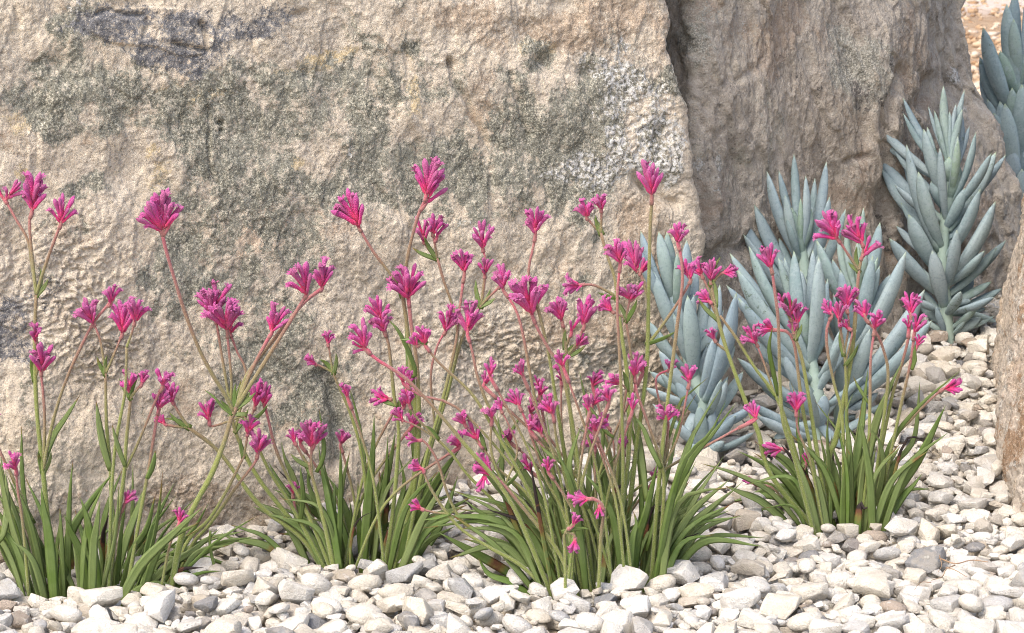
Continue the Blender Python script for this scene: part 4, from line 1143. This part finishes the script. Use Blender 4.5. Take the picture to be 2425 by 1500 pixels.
p4.stem([(1940, 1236), (1885, 1100), (1855, 1000), (1847, 900), (1843, 762), (1834, 685), (1827, 630)], heads=[((1827, 638), (1815, 580), 8)], w=(15, 9))
p4.stem([(1955, 1236), (1922, 1080), (1900, 963), (1891, 890), (1880, 812), (1862, 785), (1828, 782)], heads=[((1834, 782), (1798, 762), 6), ((1822, 783), (1790, 790), 4)], w=(15, 10))
p4.stem([(1970, 1236), (1935, 1070), (1913, 927), (1898, 846), (1880, 791), (1873, 745)], heads=[((1873, 752), (1870, 690), 4)], branches=[([(1876, 760), (1862, 735), (1853, 715)], [((1854, 720), (1847, 688), 4)]), ([(1882, 795), (1888, 765)], [((1887, 772), (1886, 715), 4)]), ([(1884, 800), (1878, 785)], [((1880, 790), (1875, 760), 4)])], w=(17, 10))
p4.stem([(1955, 1238), (1962, 1093), (1978, 1045), (1993, 974), (2012, 872), (2023, 780), (2030, 688), (2034, 641)], branches=[
    ([(2034, 641), (2010, 605), (1984, 566)], [((1986, 570), (1942, 502), 8)]), ([(2034, 641), (2042, 605), (2045, 578)], [((2044, 582), (2006, 518), 7), ((2040, 612), (2084, 556), 2)])], w=(24, 11))
p4.stem([(1996, 1236), (1996, 1010), (1975, 908), (1960, 835), (1958, 780), (1972, 742)], heads=[((1970, 748), (1947, 712), 5)], w=(13, 9))
p4.stem([(2010, 1236), (2006, 1000), (2001, 853), (1992, 790), (1987, 758)], heads=[((1988, 764), (1984, 705), 4)], branches=[([(1998, 830), (2010, 770), (2006, 730)], [((2006, 735), (2004, 676), 9)]), ([(2002, 850), (2018, 790), (2010, 775)], [((2010, 780), (1995, 762), 4)])], w=(13, 8))
p4.stem([(2055, 1232), (2085, 1050), (2103, 897), (2094, 835), (2076, 790), (2048, 752)], heads=[((2050, 756), (2038, 706), 6)], w=(13, 9))
p4.stem([(2036, 1236), (2055, 1080), (2060, 963), (2062, 850), (2072, 776)], heads=[((2072, 780), (2086, 738), 6)], w=(14, 8))
p4.stem([(2052, 1236), (2090, 1050), (2114, 934), (2133, 872), (2151, 802), (2157, 745)], heads=[((2157, 750), (2156, 690), 7), ((2152, 778), (2150, 745), 4)], w=(13, 9))
p4.stem([(2066, 1236), (2110, 1070), (2133, 963), (2155, 864), (2166, 787)], heads=[((2165, 792), (2178, 738), 3), ((2172, 820), (2182, 792), 3)], w=(13, 9))
p4.stem([(2085, 1230), (2112, 1062), (2159, 993), (2205, 945), (2237, 919)], heads=[((2234, 922), (2278, 912), 6)], w=(12, 7))
p4.stem([(1930, 1236), (1912, 1188), (1891, 1119), (1880, 1085), (1852, 1062)], heads=[((1856, 1064), (1806, 1062), 7)], branches=[([(1893, 1122), (1906, 1112), (1910, 1092)], [((1910, 1100), (1911, 1070), 4)])], w=(13, 9), lean=-.15)
p4.stem([(1960, 1236), (1920, 1100), (1890, 1020), (1886, 972)], heads=[((1886, 978), (1884, 928), 6)], w=(10, 7))
p4.stem([(1900, 1230), (1840, 1165), (1790, 1148)], heads=[((1792, 1149), (1764, 1132), 4)], w=(9, 7))
for pts, w, k in [
    (C8((570, 910), (400, 700), (260, 580), (110, 505)), 26, 0), (C8((510, 900), (300, 740), (100, 630), (-100, 570)), 16, 1), (C8((460, 890), (250, 790), (120, 730), (40, 695)), 28, 1), (C8((450, 890), (330, 830), (260, 825), (190, 825)), 20, 0),
    (C8((500, 900), (380, 680), (280, 570), (190, 510)), 14, 1), (C8((570, 910), (450, 740), (390, 650), (320, 570)), 22, 0), (C8((650, 910), (645, 700), (625, 580), (585, 490)), 30, 0), (C8((620, 905), (560, 720), (540, 650), (505, 590)), 22, 0),
    (C8((700, 910), (740, 650), (780, 400), (820, 60)), 26, 0), (C8((850, 910), (835, 700), (805, 480), (780, 330)), 28, 0), (C8((720, 900), (850, 400), (930, 180), (1010, 10)), 26, 0), (C8((850, 910), (960, 750), (1100, 540), (1245, 255)), 32, 0),
    (C8((850, 900), (950, 600), (1070, 440), (1105, 115)), 18, 0), (C8((880, 905), (1000, 770), (1070, 690), (1115, 630)), 24, 0), (C8((860, 900), (1000, 690), (1060, 610), (1115, 560)), 20, 4), (C8((760, 910), (775, 800), (800, 820), (835, 800)), 20, 3),
    (C8((560, 800), (440, 420), (440, 270), (400, 130)), 15, 4), (C8((740, 850), (720, 500), (700, 300), (740, 190)), 18, 0), (C8((790, 900), (780, 650), (780, 500), (700, 350)), 20, 0), (C8((680, 905), (690, 700), (720, 520), (705, 490)), 22, 1),
    (C8((600, 900), (620, 780), (560, 620), (530, 500)), 22, 0), (C8((820, 900), (900, 620), (880, 450), (830, 380)), 22, 0), (C8((890, 880), (1000, 500), (1090, 430), (1180, 530)), 10, 3), (C8((550, 890), (540, 800), (520, 820), (550, 800)), 10, 3),
    (C8((850, 880), (920, 520), (1080, 280), (1330, 60)), 13, 0), (C8((640, 900), (600, 500), (600, 350), (610, 280)), 16, 0), (C8((330, 200), (300, 60), (280, -60), (300, -180)), 14, 1), (C8((1060, 60), (1075, 10), (1075, -30), (1080, -80)), 12, 1), (C8((830, 250), (790, 190), (760, 140), (740, 95)), 9, 4)]:
    p4.leaf(pts, w, k)
p4.tuft(1920, 2085, 1238, 38, 110, 310, .55, (9, 20))
p4.tuft(1900, 1960, 1238, 10, 150, 280, .25, (15, 25), -.8)

# ------------------------------------------------------------------ succulents
def succ_leaf(b, tip, w, bowdir, n=13, green=0., k=10):
    """fleshy spindle leaf from b to tip (3-D)"""
    L = np.linalg.norm(tip - b); ax = (tip - b) / L
    P = catmull([b, b + (tip - b) * .30 + bowdir * L * .055, b + (tip - b) * .66 + bowdir * L * .06, tip], n)
    T = tangents(P)
    up = unit(np.cross(np.cross(ax, bowdir + 1e-6), ax))
    prof = np.interp(np.linspace(0, 1, n), [0, .06, .2, .42, .60, .76, .88, .96, 1], [.50, .54, .74, .96, 1.0, .86, .58, .26, .02])
    V, ta, wa = [], [], []
    for i, (p, t) in enumerate(zip(P, T)):
        side = unit(np.cross(t, up)); nr = np.cross(side, t)
        for j in range(k):
            a = 2 * math.pi * j / k
            ca, sa = math.cos(a), math.sin(a)
            th = .42 if sa < 0 else .28          # flatter inner face, keeled back
            V.append(p + (side * ca * abs(ca) ** .15 * .5 + nr * sa * th) * w * prof[i]); ta.append(i / (n - 1)); wa.append(ca)
    Fq = []
    for i in range(n - 1):
        for j in range(k):
            j2 = (j + 1) % k
            Fq.append((i * k + j, i * k + j2, (i + 1) * k + j2, (i + 1) * k + j))
    Fq.append(tuple(range(k - 1, -1, -1))); Fq.append(tuple(range((n - 1) * k, n * k)))
    return np.array(V), Fq, np.array(ta), np.array(wa)

def succulent(label, base_px, Y, stem_px, leaves, wst, auto=0, autolen=150, seed=0, autow=31, wk=1.0, group='blue-grey succulents by the boulders'):
    rg = np.random.default_rng(300 + seed)
    b = at_y(base_px[0], base_px[1], Y)
    b[2] = float(ground_z(b[0], Y))
    root = bpy.data.objects.new('succulent', None); root.empty_display_size = .05
    col.objects.link(root); root.location = b
    tag(root, label, 'succulent', group)
    sc = F_PX / (Y * CP + .12)
    SPt = np.array([b - np.array([0, 0, .04])] + [at_y(x, y, Y) for x, y in stem_px])
    Q = catmull(SPt, 22); R = np.interp(np.linspace(0, 1, 22), [0, .15, .8, 1], [wst * .5, wst * .55, wst * .42, wst * .22]) / sc
    R *= 1 + .05 * np.sin(np.arange(22) * 2.1)
    v, f, tt = tube(Q, R, 12)
    tt = np.array(tt)
    link('stem', mesh_from('stem', np.array(v) - b, f, MAT_SUCC, attrs={'t': np.full(len(v), .06), 'w': np.zeros(len(v)), 'green': .55 * np.ones(len(v))}), root)
    def put(b3, t3, w, green):
        # inner face looks back towards the stem
        mid = (b3 + t3) / 2
        k = int(np.argmin(np.linalg.norm(Q - mid, axis=1)))
        toward = Q[k] - mid
        ax = unit(t3 - b3); toward -= ax * (toward @ ax)
        if np.linalg.norm(toward) < .004: toward = np.array([0, 1., .2]) if mid[1] < Y else np.array([0, -1., .2])
        toward = unit(unit(toward) * .55 + np.array([0, 1. if t3[1] < Y + .002 else -1., .1]) * .6)
        V, Fq, ta, wa = succ_leaf(b3, t3, wk * w / sc, -toward, green=green)
        link('leaf', mesh_from('leaf', V - b3, Fq, MAT_SUCC, attrs={'t': ta, 'w': wa, 'green': np.full(len(V), green)}), root, Vector(b3 - b))
    sp = np.array(project(Q)[:2]).T
    for lf in leaves:
        bx, by, tx, ty, w = lf[:5]; dz = lf[5] if len(lf) > 5 else None; gr = lf[6] if len(lf) > 6 else rg.uniform(0, .3)
        # attach to the nearest point of the stem
        Lp = math.hypot(tx - bx, ty - by)
        if dz is None: dz = rg.uniform(-.35, .35)
        b3 = at_y(bx, by, Y + (dz * .010)); t3 = at_y(tx, ty, Y + dz * Lp / sc)
        k = int(np.argmin(np.hypot(sp[:, 0] - bx, sp[:, 1] - by)))
        b3 = b3 * .35 + Q[k] * .65 if np.linalg.norm(b3 - Q[k]) > R[k] * 1.0 else b3
        put(b3, t3, w, gr)
    for i in range(auto):
        f_ = (i + .5) / auto
        k = int(3 + f_ * 17); p = Q[min(k, 21)]
        a = i * 2.39996 + rg.normal() * .2
        el = np.interp(f_, [0, .4, .8, 1], [.35, .75, 1.15, 1.38]) + rg.normal() * .08
        d = np.array([math.cos(a) * math.cos(el), math.sin(a) * math.cos(el), math.sin(el)])
        if d[1] < -.25 and f_ < .7: d[1] *= .5; d = unit(d)
        L = autolen * np.interp(f_, [0, .5, 1], [.8, 1, .6]) * rg.uniform(.8, 1.1) / sc
        t3 = p + d * L
        # stay clear of the boulders and of the ground
        if t3[2] < ground_z(t3[0], t3[1]) + .015: t3[2] = float(ground_z(t3[0], t3[1])) + .015 + .02 * rg.random()
        if t3[0] < B0[0] + .03: t3[1] = min(t3[1], main_face_y(t3[0], t3[2]) - .03)
        lim = np.interp(t3[0], R2[2:7, 0], R2[2:7, 1]) + .06 * t3[2] - .03
        t3[1] = min(t3[1], lim) if t3[0] < .74 and Y < 4.4 else t3[1]
        put(p, t3, autow * rg.uniform(.8, 1.15), .25 if f_ < .8 else .7)
    return root

CC = lambda L: [(2040 + a * .4268, 190 + b * .4268, 2040 + c * .4268, 190 + d * .4268, w * .4268, z, *r) for a, b, c, d, w, z, *r in L]
succulent('tall shaded blue-grey succulent with a thick pale stem beside the tan boulder', (2250, 800), 4.10, [(2240, 745), (2232, 640), (2236, 540), (2248, 460), (2246, 390)], CC([
    (400, 560, 15, 225, 62, .15), (410, 560, 75, 228, 62, .05), (420, 480, 230, 98, 48, .15), (430, 520, 232, 185, 42, .05), (462, 430, 455, 32, 52, .1, .5), (478, 420, 490, 175, 46, .2), (490, 430, 572, 55, 38, .25), (485, 400, 525, 130, 32, .2),
    (490, 600, 560, 190, 66, .35), (490, 560, 600, 255, 40, .45), (485, 480, 560, 160, 42, .05, .4), (440, 690, 345, 270, 72, -.2), (455, 640, 365, 260, 56, .0, .4), (468, 790, 435, 375, 50, -.35), (484, 660, 535, 310, 52, -.15, .3), (495, 640, 535, 330, 48, -.3, .9),
    (465, 430, 405, 170, 36, .0, .5), (450, 400, 370, 145, 24, .3), (500, 690, 635, 290, 52, -.05), (500, 730, 722, 405, 62, -.3), (520, 830, 748, 398, 88, .1), (520, 780, 803, 413, 52, .3), (445, 935, 315, 508, 84, -.3), (425, 955, 250, 358, 74, -.1),
    (420, 900, 228, 408, 56, .2), (420, 760, 50, 365, 72, .2), (410, 900, 108, 490, 84, .15), (420, 800, 185, 583, 54, -.1), (420, 660, 172, 372, 52, .1), (425, 930, 218, 680, 56, .1), (430, 1070, 262, 745, 100, -.3), (440, 1190, 155, 878, 94, -.15),
    (462, 1262, 393, 945, 88, -.5), (470, 1160, 530, 830, 74, -.5, .1), (490, 1010, 660, 603, 78, -.25), (490, 860, 606, 638, 44, .2), (490, 900, 605, 740, 52, .1), (485, 1130, 745, 673, 96, -.1), (500, 1200, 752, 930, 62, .1, .35), (500, 1180, 803, 888, 62, .35),
    (500, 1100, 690, 870, 60, .3), (490, 1278, 737, 1205, 60, -.3), (490, 1240, 610, 1225, 45, .1), (490, 1385, 652, 1240, 52, -.2, .6), (510, 1405, 577, 1330, 34, -.4, .4), (440, 1020, 192, 808, 56, .35), (450, 1280, 275, 1205, 54, -.1), (450, 1300, 340, 1163, 48, .2, .3),
    (470, 1415, 412, 1255, 40, -.4), (500, 1290, 757, 1345, 48, .1), (560, 1395, 737, 1310, 34, .1, .5), (500, 1280, 782, 1155, 56, .3, .3), (500, 1230, 722, 1118, 54, .2, .6), (470, 1405, 350, 1330, 40, .1, .4), (490, 1300, 690, 1270, 50, .45)]),
    30, auto=16, autolen=130, seed=1, wk=1.02, autow=34)
succulent('lone blue-grey succulent rising behind the tan boulder against brown mulch', (2412, 640), 4.72, [(2410, 480), (2406, 320), (2412, 150)], [
    (2400, 280, 2328, 65, 42, -.1), (2395, 300, 2320, 135, 40, .1), (2408, 220, 2384, 10, 38, -.1), (2410, 190, 2404, -20, 36, .1), (2412, 190, 2400, 45, 30, -.3, .5), (2414, 200, 2432, -10, 36, .0), (2400, 340, 2320, 185, 34, .2), (2395, 380, 2338, 235, 32, -.1),
    (2395, 340, 2397, 208, 30, -.4, .6), (2395, 400, 2368, 240, 40, -.2), (2402, 450, 2380, 245, 48, -.3), (2412, 380, 2420, 200, 44, -.3), (2402, 480, 2395, 345, 40, -.4), (2398, 440, 2340, 325, 38, .1), (2410, 490, 2450, 320, 44, .1), (2405, 500, 2360, 425, 38, -.1),
    (2408, 420, 2455, 240, 46, 0), (2410, 260, 2460, 60, 42, .1), (2405, 560, 2370, 450, 40, .2), (2410, 540, 2420, 400, 40, -.4), (2400, 380, 2350, 290, 36, .3)], 26, auto=14, autolen=170, seed=2, wk=1.05)
succulent('blue-grey succulent growing tallest of the cluster beside the crack between boulders', (1912, 905), 3.86, [(1912, 760), (1905, 640), (1892, 560)], [
    (1893, 620, 1816, 406, 38, -.05), (1897, 600, 1844, 404, 28, .25), (1893, 570, 1880, 365, 28, .2), (1898, 600, 1908, 416, 28, -.1), (1905, 600, 1930, 422, 26, .25), (1908, 620, 1957, 383, 36, .05), (1912, 660, 1965, 466, 38, -.25), (1892, 620, 1859, 462, 30, -.25),
    (1893, 600, 1896, 470, 18, -.2, 1.), (1895, 615, 1863, 515, 22, -.4, .3), (1900, 720, 1733, 482, 46, .05), (1898, 690, 1786, 485, 48, .05), (1900, 730, 1760, 555, 40, -.05), (1910, 700, 2003, 495, 34, .05, .3), (1905, 560, 1912, 450, 16, .2, .8), (1900, 640, 1835, 470, 26, .3), (1910, 640, 1948, 480, 26, .3)], 36, wk=.8, auto=14, autolen=175, seed=3)
succulent('broad blue-grey succulent with a forked pale stem directly behind the lone pink clump', (1937, 1035), 3.62, [(1937, 960), (1926, 880), (1910, 820), (1904, 770)], [
    (1900, 830, 1728, 600, 46, .25), (1900, 820, 1773, 583, 42, .0, .4), (1908, 880, 1745, 638, 60, -.15), (1915, 910, 1748, 706, 54, -.25), (1908, 850, 1880, 594, 46, -.05, .3), (1916, 870, 1939, 608, 50, -.2), (1912, 800, 1925, 592, 36, .2), (1905, 790, 1843, 610, 32, .1, .4),
    (1905, 800, 1858, 610, 30, .25), (1908, 820, 1896, 638, 42, .3), (1905, 860, 1720, 676, 44, .3), (1925, 970, 1746, 848, 50, -.1), (1922, 960, 1853, 834, 38, -.35), (1918, 890, 1960, 660, 34, .15), (1937, 1020, 1953, 934, 44, -.4), (1932, 1030, 1778, 955, 44, -.25),
    (1930, 1040, 1792, 985, 40, -.4), (1935, 1000, 1992, 1062, 34, -.5), (1915, 930, 1776, 800, 44, .25), (1925, 980, 1870, 900, 40, -.2), (1930, 940, 1990, 780, 40, -.1), (1904, 790, 1880, 690, 22, -.2, .7), (1912, 860, 1800, 745, 46, .1), (1930, 1000, 1830, 1040, 36, -.3)], 34, wk=.78, auto=18, autolen=185, seed=4)
succulent('blue-grey succulent with long leaves sprawling right over the gravel towards the tall one', (1990, 1005), 3.70, [(1995, 930), (2020, 800), (2036, 700), (2040, 650)], [
    (2028, 760, 1934, 570, 46, -.1, .4), (2030, 720, 1985, 558, 32, .2, .5), (2040, 680, 2045, 492, 24, .1, .7), (2038, 700, 2030, 573, 24, -.2, 1.), (2035, 740, 2084, 527, 46, .1), (2030, 830, 2067, 606, 46, -.25), (2025, 850, 2146, 596, 54, -.15), (2035, 780, 2108, 650, 40, .25),
    (2034, 710, 2004, 543, 28, .05, .6), (2005, 940, 2190, 686, 62, -.2), (2000, 960, 2208, 758, 52, -.3), (2005, 930, 2146, 828, 44, .1), (2020, 860, 1960, 700, 44, -.1), (2025, 800, 1990, 640, 40, -.3), (2000, 950, 2060, 780, 46, -.35), (1995, 970, 2100, 850, 46, -.1),
    (2032, 760, 2060, 570, 36, .2, .4), (2025, 820, 2120, 700, 44, .3), (2000, 980, 2080, 930, 38, -.2), (2015, 900, 2000, 760, 40, -.4)], 32, wk=.78, auto=16, autolen=185, seed=5)
succulent('blue-grey succulent tucked against the right edge of the cream boulder', (1668, 1070), 3.565, [(1660, 960), (1632, 850), (1598, 720), (1590, 680)], [
    (1592, 740, 1517, 547, 40, .0), (1595, 720, 1560, 549, 42, -.1, .4), (1597, 740, 1579, 549, 40, .1, .5), (1605, 760, 1626, 569, 46, -.1), (1600, 760, 1503, 570, 36, -.2), (1610, 830, 1545, 640, 44, -.2), (1625, 880, 1535, 760, 42, -.1), (1640, 940, 1538, 880, 38, .0),
    (1642, 900, 1628, 700, 52, -.3), (1650, 900, 1705, 674, 44, .1), (1665, 960, 1744, 693, 54, -.2), (1640, 890, 1668, 690, 46, .2), (1650, 960, 1526, 918, 34, -.3), (1665, 1010, 1760, 880, 40, .1), (1665, 1020, 1722, 900, 38, -.2), (1655, 960, 1622, 1040, 34, -.3),
    (1600, 740, 1603, 600, 28, -.3, .7), (1630, 860, 1590, 690, 46, -.05), (1660, 950, 1690, 800, 46, -.3), (1660, 960, 1560, 830, 44, -.25), (1662, 990, 1600, 900, 40, -.35), (1668, 1020, 1790, 960, 38, -.1), (1612, 790, 1650, 640, 40, .2), (1668, 1050, 1742, 985, 40, -.3), (1666, 1060, 1596, 1000, 40, -.3), (1668, 1070, 1655, 960, 42, -.45), (1668, 1075, 1715, 1045, 36, -.5), (1668, 1070, 1690, 965, 38, -.3), (1667, 1080, 1630, 1050, 34, -.5)], 34, wk=.8, auto=14, autolen=170, seed=6)

# ------------------------------------------------------------------ gravel
def ico(sub):
    import bmesh
    bm = bmesh.new(); bmesh.ops.create_icosphere(bm, subdivisions=sub, radius=1)
    V = np.array([v.co[:] for v in bm.verts]); Fq = np.array([[v.index for v in f.verts] for f in bm.faces]); bm.free()
    V /= np.linalg.norm(V, axis=1, keepdims=True)
    return V, Fq
ICO = {s: ico(s) for s in (2, 3)}

def stone_shape(rg, sub, round_=False):
    V, Fq = ICO[sub]
    k = rg.integers(9, 15)
    N = rg.normal(size=(k, 3)); N /= np.linalg.norm(N, axis=1, keepdims=True)
    D = rg.uniform(.62, 1.0, k) if not round_ else rg.uniform(.86, 1.05, k)
    C = np.maximum(V @ N.T, 1e-3) / D
    pw = 26 if not round_ else 7
    r = 1 / (np.sum(C ** pw, axis=1) + 1.0) ** (1 / pw)
    r *= 1 + (.03 * fbm(V + rg.uniform(0, 50), 1.6, 2, int(rg.integers(1000))))
    P = V * r[:, None]
    P -= (P.max(0) + P.min(0)) / 2
    P /= (P.max(0) - P.min(0)) / 2
    return P

def crushed(rg):
    """angular stone: a block cut by random planes, edges worn round"""
    import bmesh
    bm = bmesh.new(); bmesh.ops.create_cube(bm, size=2)
    for _ in range(int(rg.integers(8, 13))):
        n = rg.normal(size=3); n /= np.linalg.norm(n)
        r = bmesh.ops.bisect_plane(bm, geom=bm.verts[:] + bm.edges[:] + bm.faces[:], plane_co=Vector(n * rg.uniform(.66, 1.05)), plane_no=Vector(n), clear_outer=True)
        ed = [e for e in r['geom_cut'] if isinstance(e, bmesh.types.BMEdge)]
        if len(ed) > 2: bmesh.ops.contextual_create(bm, geom=ed)
    bmesh.ops.remove_doubles(bm, verts=bm.verts[:], dist=.09)
    bmesh.ops.dissolve_limit(bm, angle_limit=.05, verts=bm.verts[:], edges=bm.edges[:])
    bmesh.ops.bevel(bm, geom=bm.edges[:], offset=rg.uniform(.07, .16), segments=2, profile=.5, affect='EDGES', clamp_overlap=True)
    bmesh.ops.triangulate(bm, faces=bm.faces[:])
    bmesh.ops.recalc_face_normals(bm, faces=bm.faces[:])
    bm.verts.index_update()
    V = np.array([v.co[:] for v in bm.verts]); Fq = np.array([[v.index for v in f.verts] for f in bm.faces]); bm.free()
    V += V * (.04 * fbm(V + rg.uniform(0, 40), 1.3, 2, int(rg.integers(1000))))[:, None]
    V -= (V.max(0) + V.min(0)) / 2
    V /= (V.max(0) - V.min(0)) / 2
    return V, Fq
PROTO = [(stone_shape(RNG, 2, True), ICO[2][1]) if i % 5 == 0 else crushed(RNG) for i in range(90)]

def gravel():
    rg = np.random.default_rng(77)
    x0, x1, y0, y1, cs = -.95, 1.0, 2.62, 4.62, .004
    nx, ny = int((x1 - x0) / cs), int((y1 - y0) / cs)
    gx = x0 + (np.arange(nx) + .5) * cs; gy = y0 + (np.arange(ny) + .5) * cs
    GX, GY = np.meshgrid(gx, gy)
    G0 = ground_z(GX, GY) - BED; H = G0.copy()
    mainpoly = np.array([A0, B0, B0 - MN * .4, A0 - MN * .4])
    R2b = R2
    blocked = in_poly(GX, GY, mainpoly) | in_poly(GX, GY, R2b) | in_poly(GX, GY, R3)
    plants = [(p.P[0], p.P[1], r) for p, r in ((p1, .05), (p2, .035), (p3, .05), (p4, .035))]
    stones = []
    # visible wedge only (a little wider than the frame)
    def ok(x, y):
        if abs(x) > .235 * y + .14: return False
        i = int((x - x0) / cs); j = int((y - y0) / cs)
        if not (3 < i < nx - 3 and 3 < j < ny - 3) or blocked[j, i]: return False
        for a, b, r in plants:
            if (x - a) ** 2 / (1.9 * r) ** 2 + (y - b) ** 2 / (r * .8) ** 2 < 1: return False
        return True
    def layer(n, smin, smax, cand, sink):
        for _ in range(n):
            a = float(np.clip(rg.lognormal(math.log(smin * .6 + smax * .4), .36), smin, smax))
            b = a * rg.uniform(.58, .95); c = a * rg.uniform(.34, .66)
            ang = rg.uniform(0, math.pi); tl = rg.normal() * .22, rg.normal() * .22
            best = None
            for _c in range(cand):
                for _t in range(12):
                    y = rg.uniform(y0 + .02, y1 - .03); x = rg.uniform(x0, x1)
                    if ok(x, y): break
                else: continue
                i0 = int((x - a - x0) / cs); i1 = int((x + a - x0) / cs) + 1
                j0 = int((y - a - y0) / cs); j1 = int((y + a - y0) / cs) + 1
                if i0 < 0 or j0 < 0 or i1 >= nx or j1 >= ny: continue
                X = GX[j0:j1, i0:i1] - x; Y = GY[j0:j1, i0:i1] - y
                ca, sa = math.cos(ang), math.sin(ang)
                e = 1 - ((X * ca + Y * sa) / a) ** 2 - ((-X * sa + Y * ca) / b) ** 2
                m = e > .08
                if not m.any() or blocked[j0:j1, i0:i1][m].mean() > .25: continue
                prof = c * np.sqrt(np.maximum(e, 0))
                zc = (H[j0:j1, i0:i1] + prof)[m].max()
                rel = zc - float(ground_z(x, y)) + BED - c
                if best is None or rel < best[0]: best = (rel, x, y, zc, (j0, j1, i0, i1), m, prof)
            if best is None: continue
            rel, x, y, zc, (j0, j1, i0, i1), m, prof = best
            zc -= c * sink
            if rel > .05: continue
            Hs = H[j0:j1, i0:i1]; Hs[m] = np.maximum(Hs[m], (zc + prof)[m])
            stones.append((x, y, zc, a, b, c, ang, tl))
    layer(2000, .008, .018, 2, .35)
    layer(4700, .0062, .0225, 5, .28)
    layer(3600, .0035, .0095, 7, .22)
    S = stones
    n = len(S)
    # which ones show: their top is the top of the heap there
    px, py, zc_ = project(np.array([[s[0], s[1], s[2]] for s in S]))
    vis = np.zeros(n)
    for q, s in enumerate(S):
        i = int((s[0] - x0) / cs); j = int((s[1] - y0) / cs)
        free = 1.0 if H[j, i] <= s[2] + s[5] * 1.02 else .15
        inside = (-20 < px[q] < PW + 20) and (-20 < py[q] < PH + 25)
        vis[q] = free * inside * (s[3] * s[5]) / zc_[q] ** 2
    order = np.argsort(-vis); solo = set(order[:300].tolist())
    VV, FF, r1, r2 = [], [], [], []; off = 0
    for q, (x, y, z, a, b, c, ang, tl) in enumerate(S):
        sh, Fi = PROTO[int(rg.integers(len(PROTO)))]
        Mx = np.array(Matrix.Rotation(ang, 3, 'Z') @ Matrix.Rotation(tl[0], 3, 'X') @ Matrix.Rotation(tl[1], 3, 'Y'))
        fl = rg.choice([-1, 1], 3)
        P = (sh * fl * np.array([a, b, c])) @ Mx.T
        u1, u2 = rg.random(), rg.random()
        if q in solo:
            F2 = Fi if fl.prod() > 0 else Fi[:, ::-1]
            me = mesh_from('pebble', P, np.ascontiguousarray(F2), MAT_PEB, attrs={'rnd': np.full(len(P), u1), 'rnd2': np.full(len(P), u2)})
            link('pebble', me, GROUND, (x, y, z))
        else:
            F2 = Fi if fl.prod() > 0 else Fi[:, ::-1]
            VV.append(P + np.array([x, y, z])); FF.append(F2 + off); off += len(P)
            r1.append(np.full(len(P), u1)); r2.append(np.full(len(P), u2))
    me = mesh_from('gravel', np.concatenate(VV), np.concatenate(FF), MAT_PEB, attrs={'rnd': np.concatenate(r1), 'rnd2': np.concatenate(r2)})
    g = link('gravel', me, GROUND)
    tag(g, kind='stuff')
    print('STONES', n)
gravel()

def clods():
    """brown mulch beyond the boulders"""
    rg = np.random.default_rng(5)
    Vi, Fi = ico(1)
    VV, FF, r1 = [], [], []; off = 0
    for q in range(5200):
        y = 4.85 + 8.2 * rg.random() ** 1.6; x = y * rg.uniform(.12, .27)
        if y < 5.1 and x < .95: continue
        a = rg.lognormal(math.log(.013), .4)
        P = Vi * (1 + .25 * rg.normal(size=(len(Vi), 1))) * a * np.array([1, rg.uniform(.6, 1), rg.uniform(.4, .8)])
        VV.append(P + np.array([x, y, float(ground_z(x, y)) + a * .3])); FF.append(Fi + off); off += len(P); r1.append(np.full(len(P), rg.random()))
    me = mesh_from('mulch', np.concatenate(VV), np.concatenate(FF), MAT_CLOD, attrs={'rnd': np.concatenate(r1)})
    tag(link('mulch', me, GROUND), kind='stuff')
clods()

def twig():
    parts = []
    g = lambda px, py: at_y(px, py, 3.17)
    rg = np.random.default_rng(8)
    def gp(px, py):
        d = ray(px, py); t = CAM_H / -d[2]
        for _ in range(20):
            P = CAM + d * t; t = (CAM_H - float(ground_z(P[0], P[1])) - .034) / -d[2]
        return CAM + d * t
    b = gp(2230, 1330)
    for pts, w in (([(2225, 1316), (2262, 1330), (2300, 1322), (2340, 1330)], 4), ([(2262, 1330), (2240, 1348), (2232, 1362), (2205, 1378)], 3), ([(2240, 1348), (2262, 1356), (2290, 1370)], 2.5), ([(2225, 1316), (2230, 1342), (2222, 1360)], 2.5), ([(2205, 1378), (2180, 1382), (2165, 1398)], 2)):
        P = np.array([gp(*p) for p in pts]); P[:, 2] += rg.normal(size=len(P)) * .002
        n = 14; v, f, tt = tube(catmull(P, n), np.linspace(w, w * .5, n) / 2 / 1780, 5)
        parts.append((np.array(v) - b, f, {'t': tt}))
    V, Fq, at = mesh_join(parts)
    o = link('dry_root', mesh_from('dry_root', V, Fq, MAT_TWIG), None, b)
    tag(o, 'thin dry brown root lying across the white gravel near the tan boulder', 'root')
twig()
print('TRIS', sum(len(o.data.polygons) for o in bpy.data.objects if o.type == 'MESH'), 'OBJS', len(bpy.data.objects))
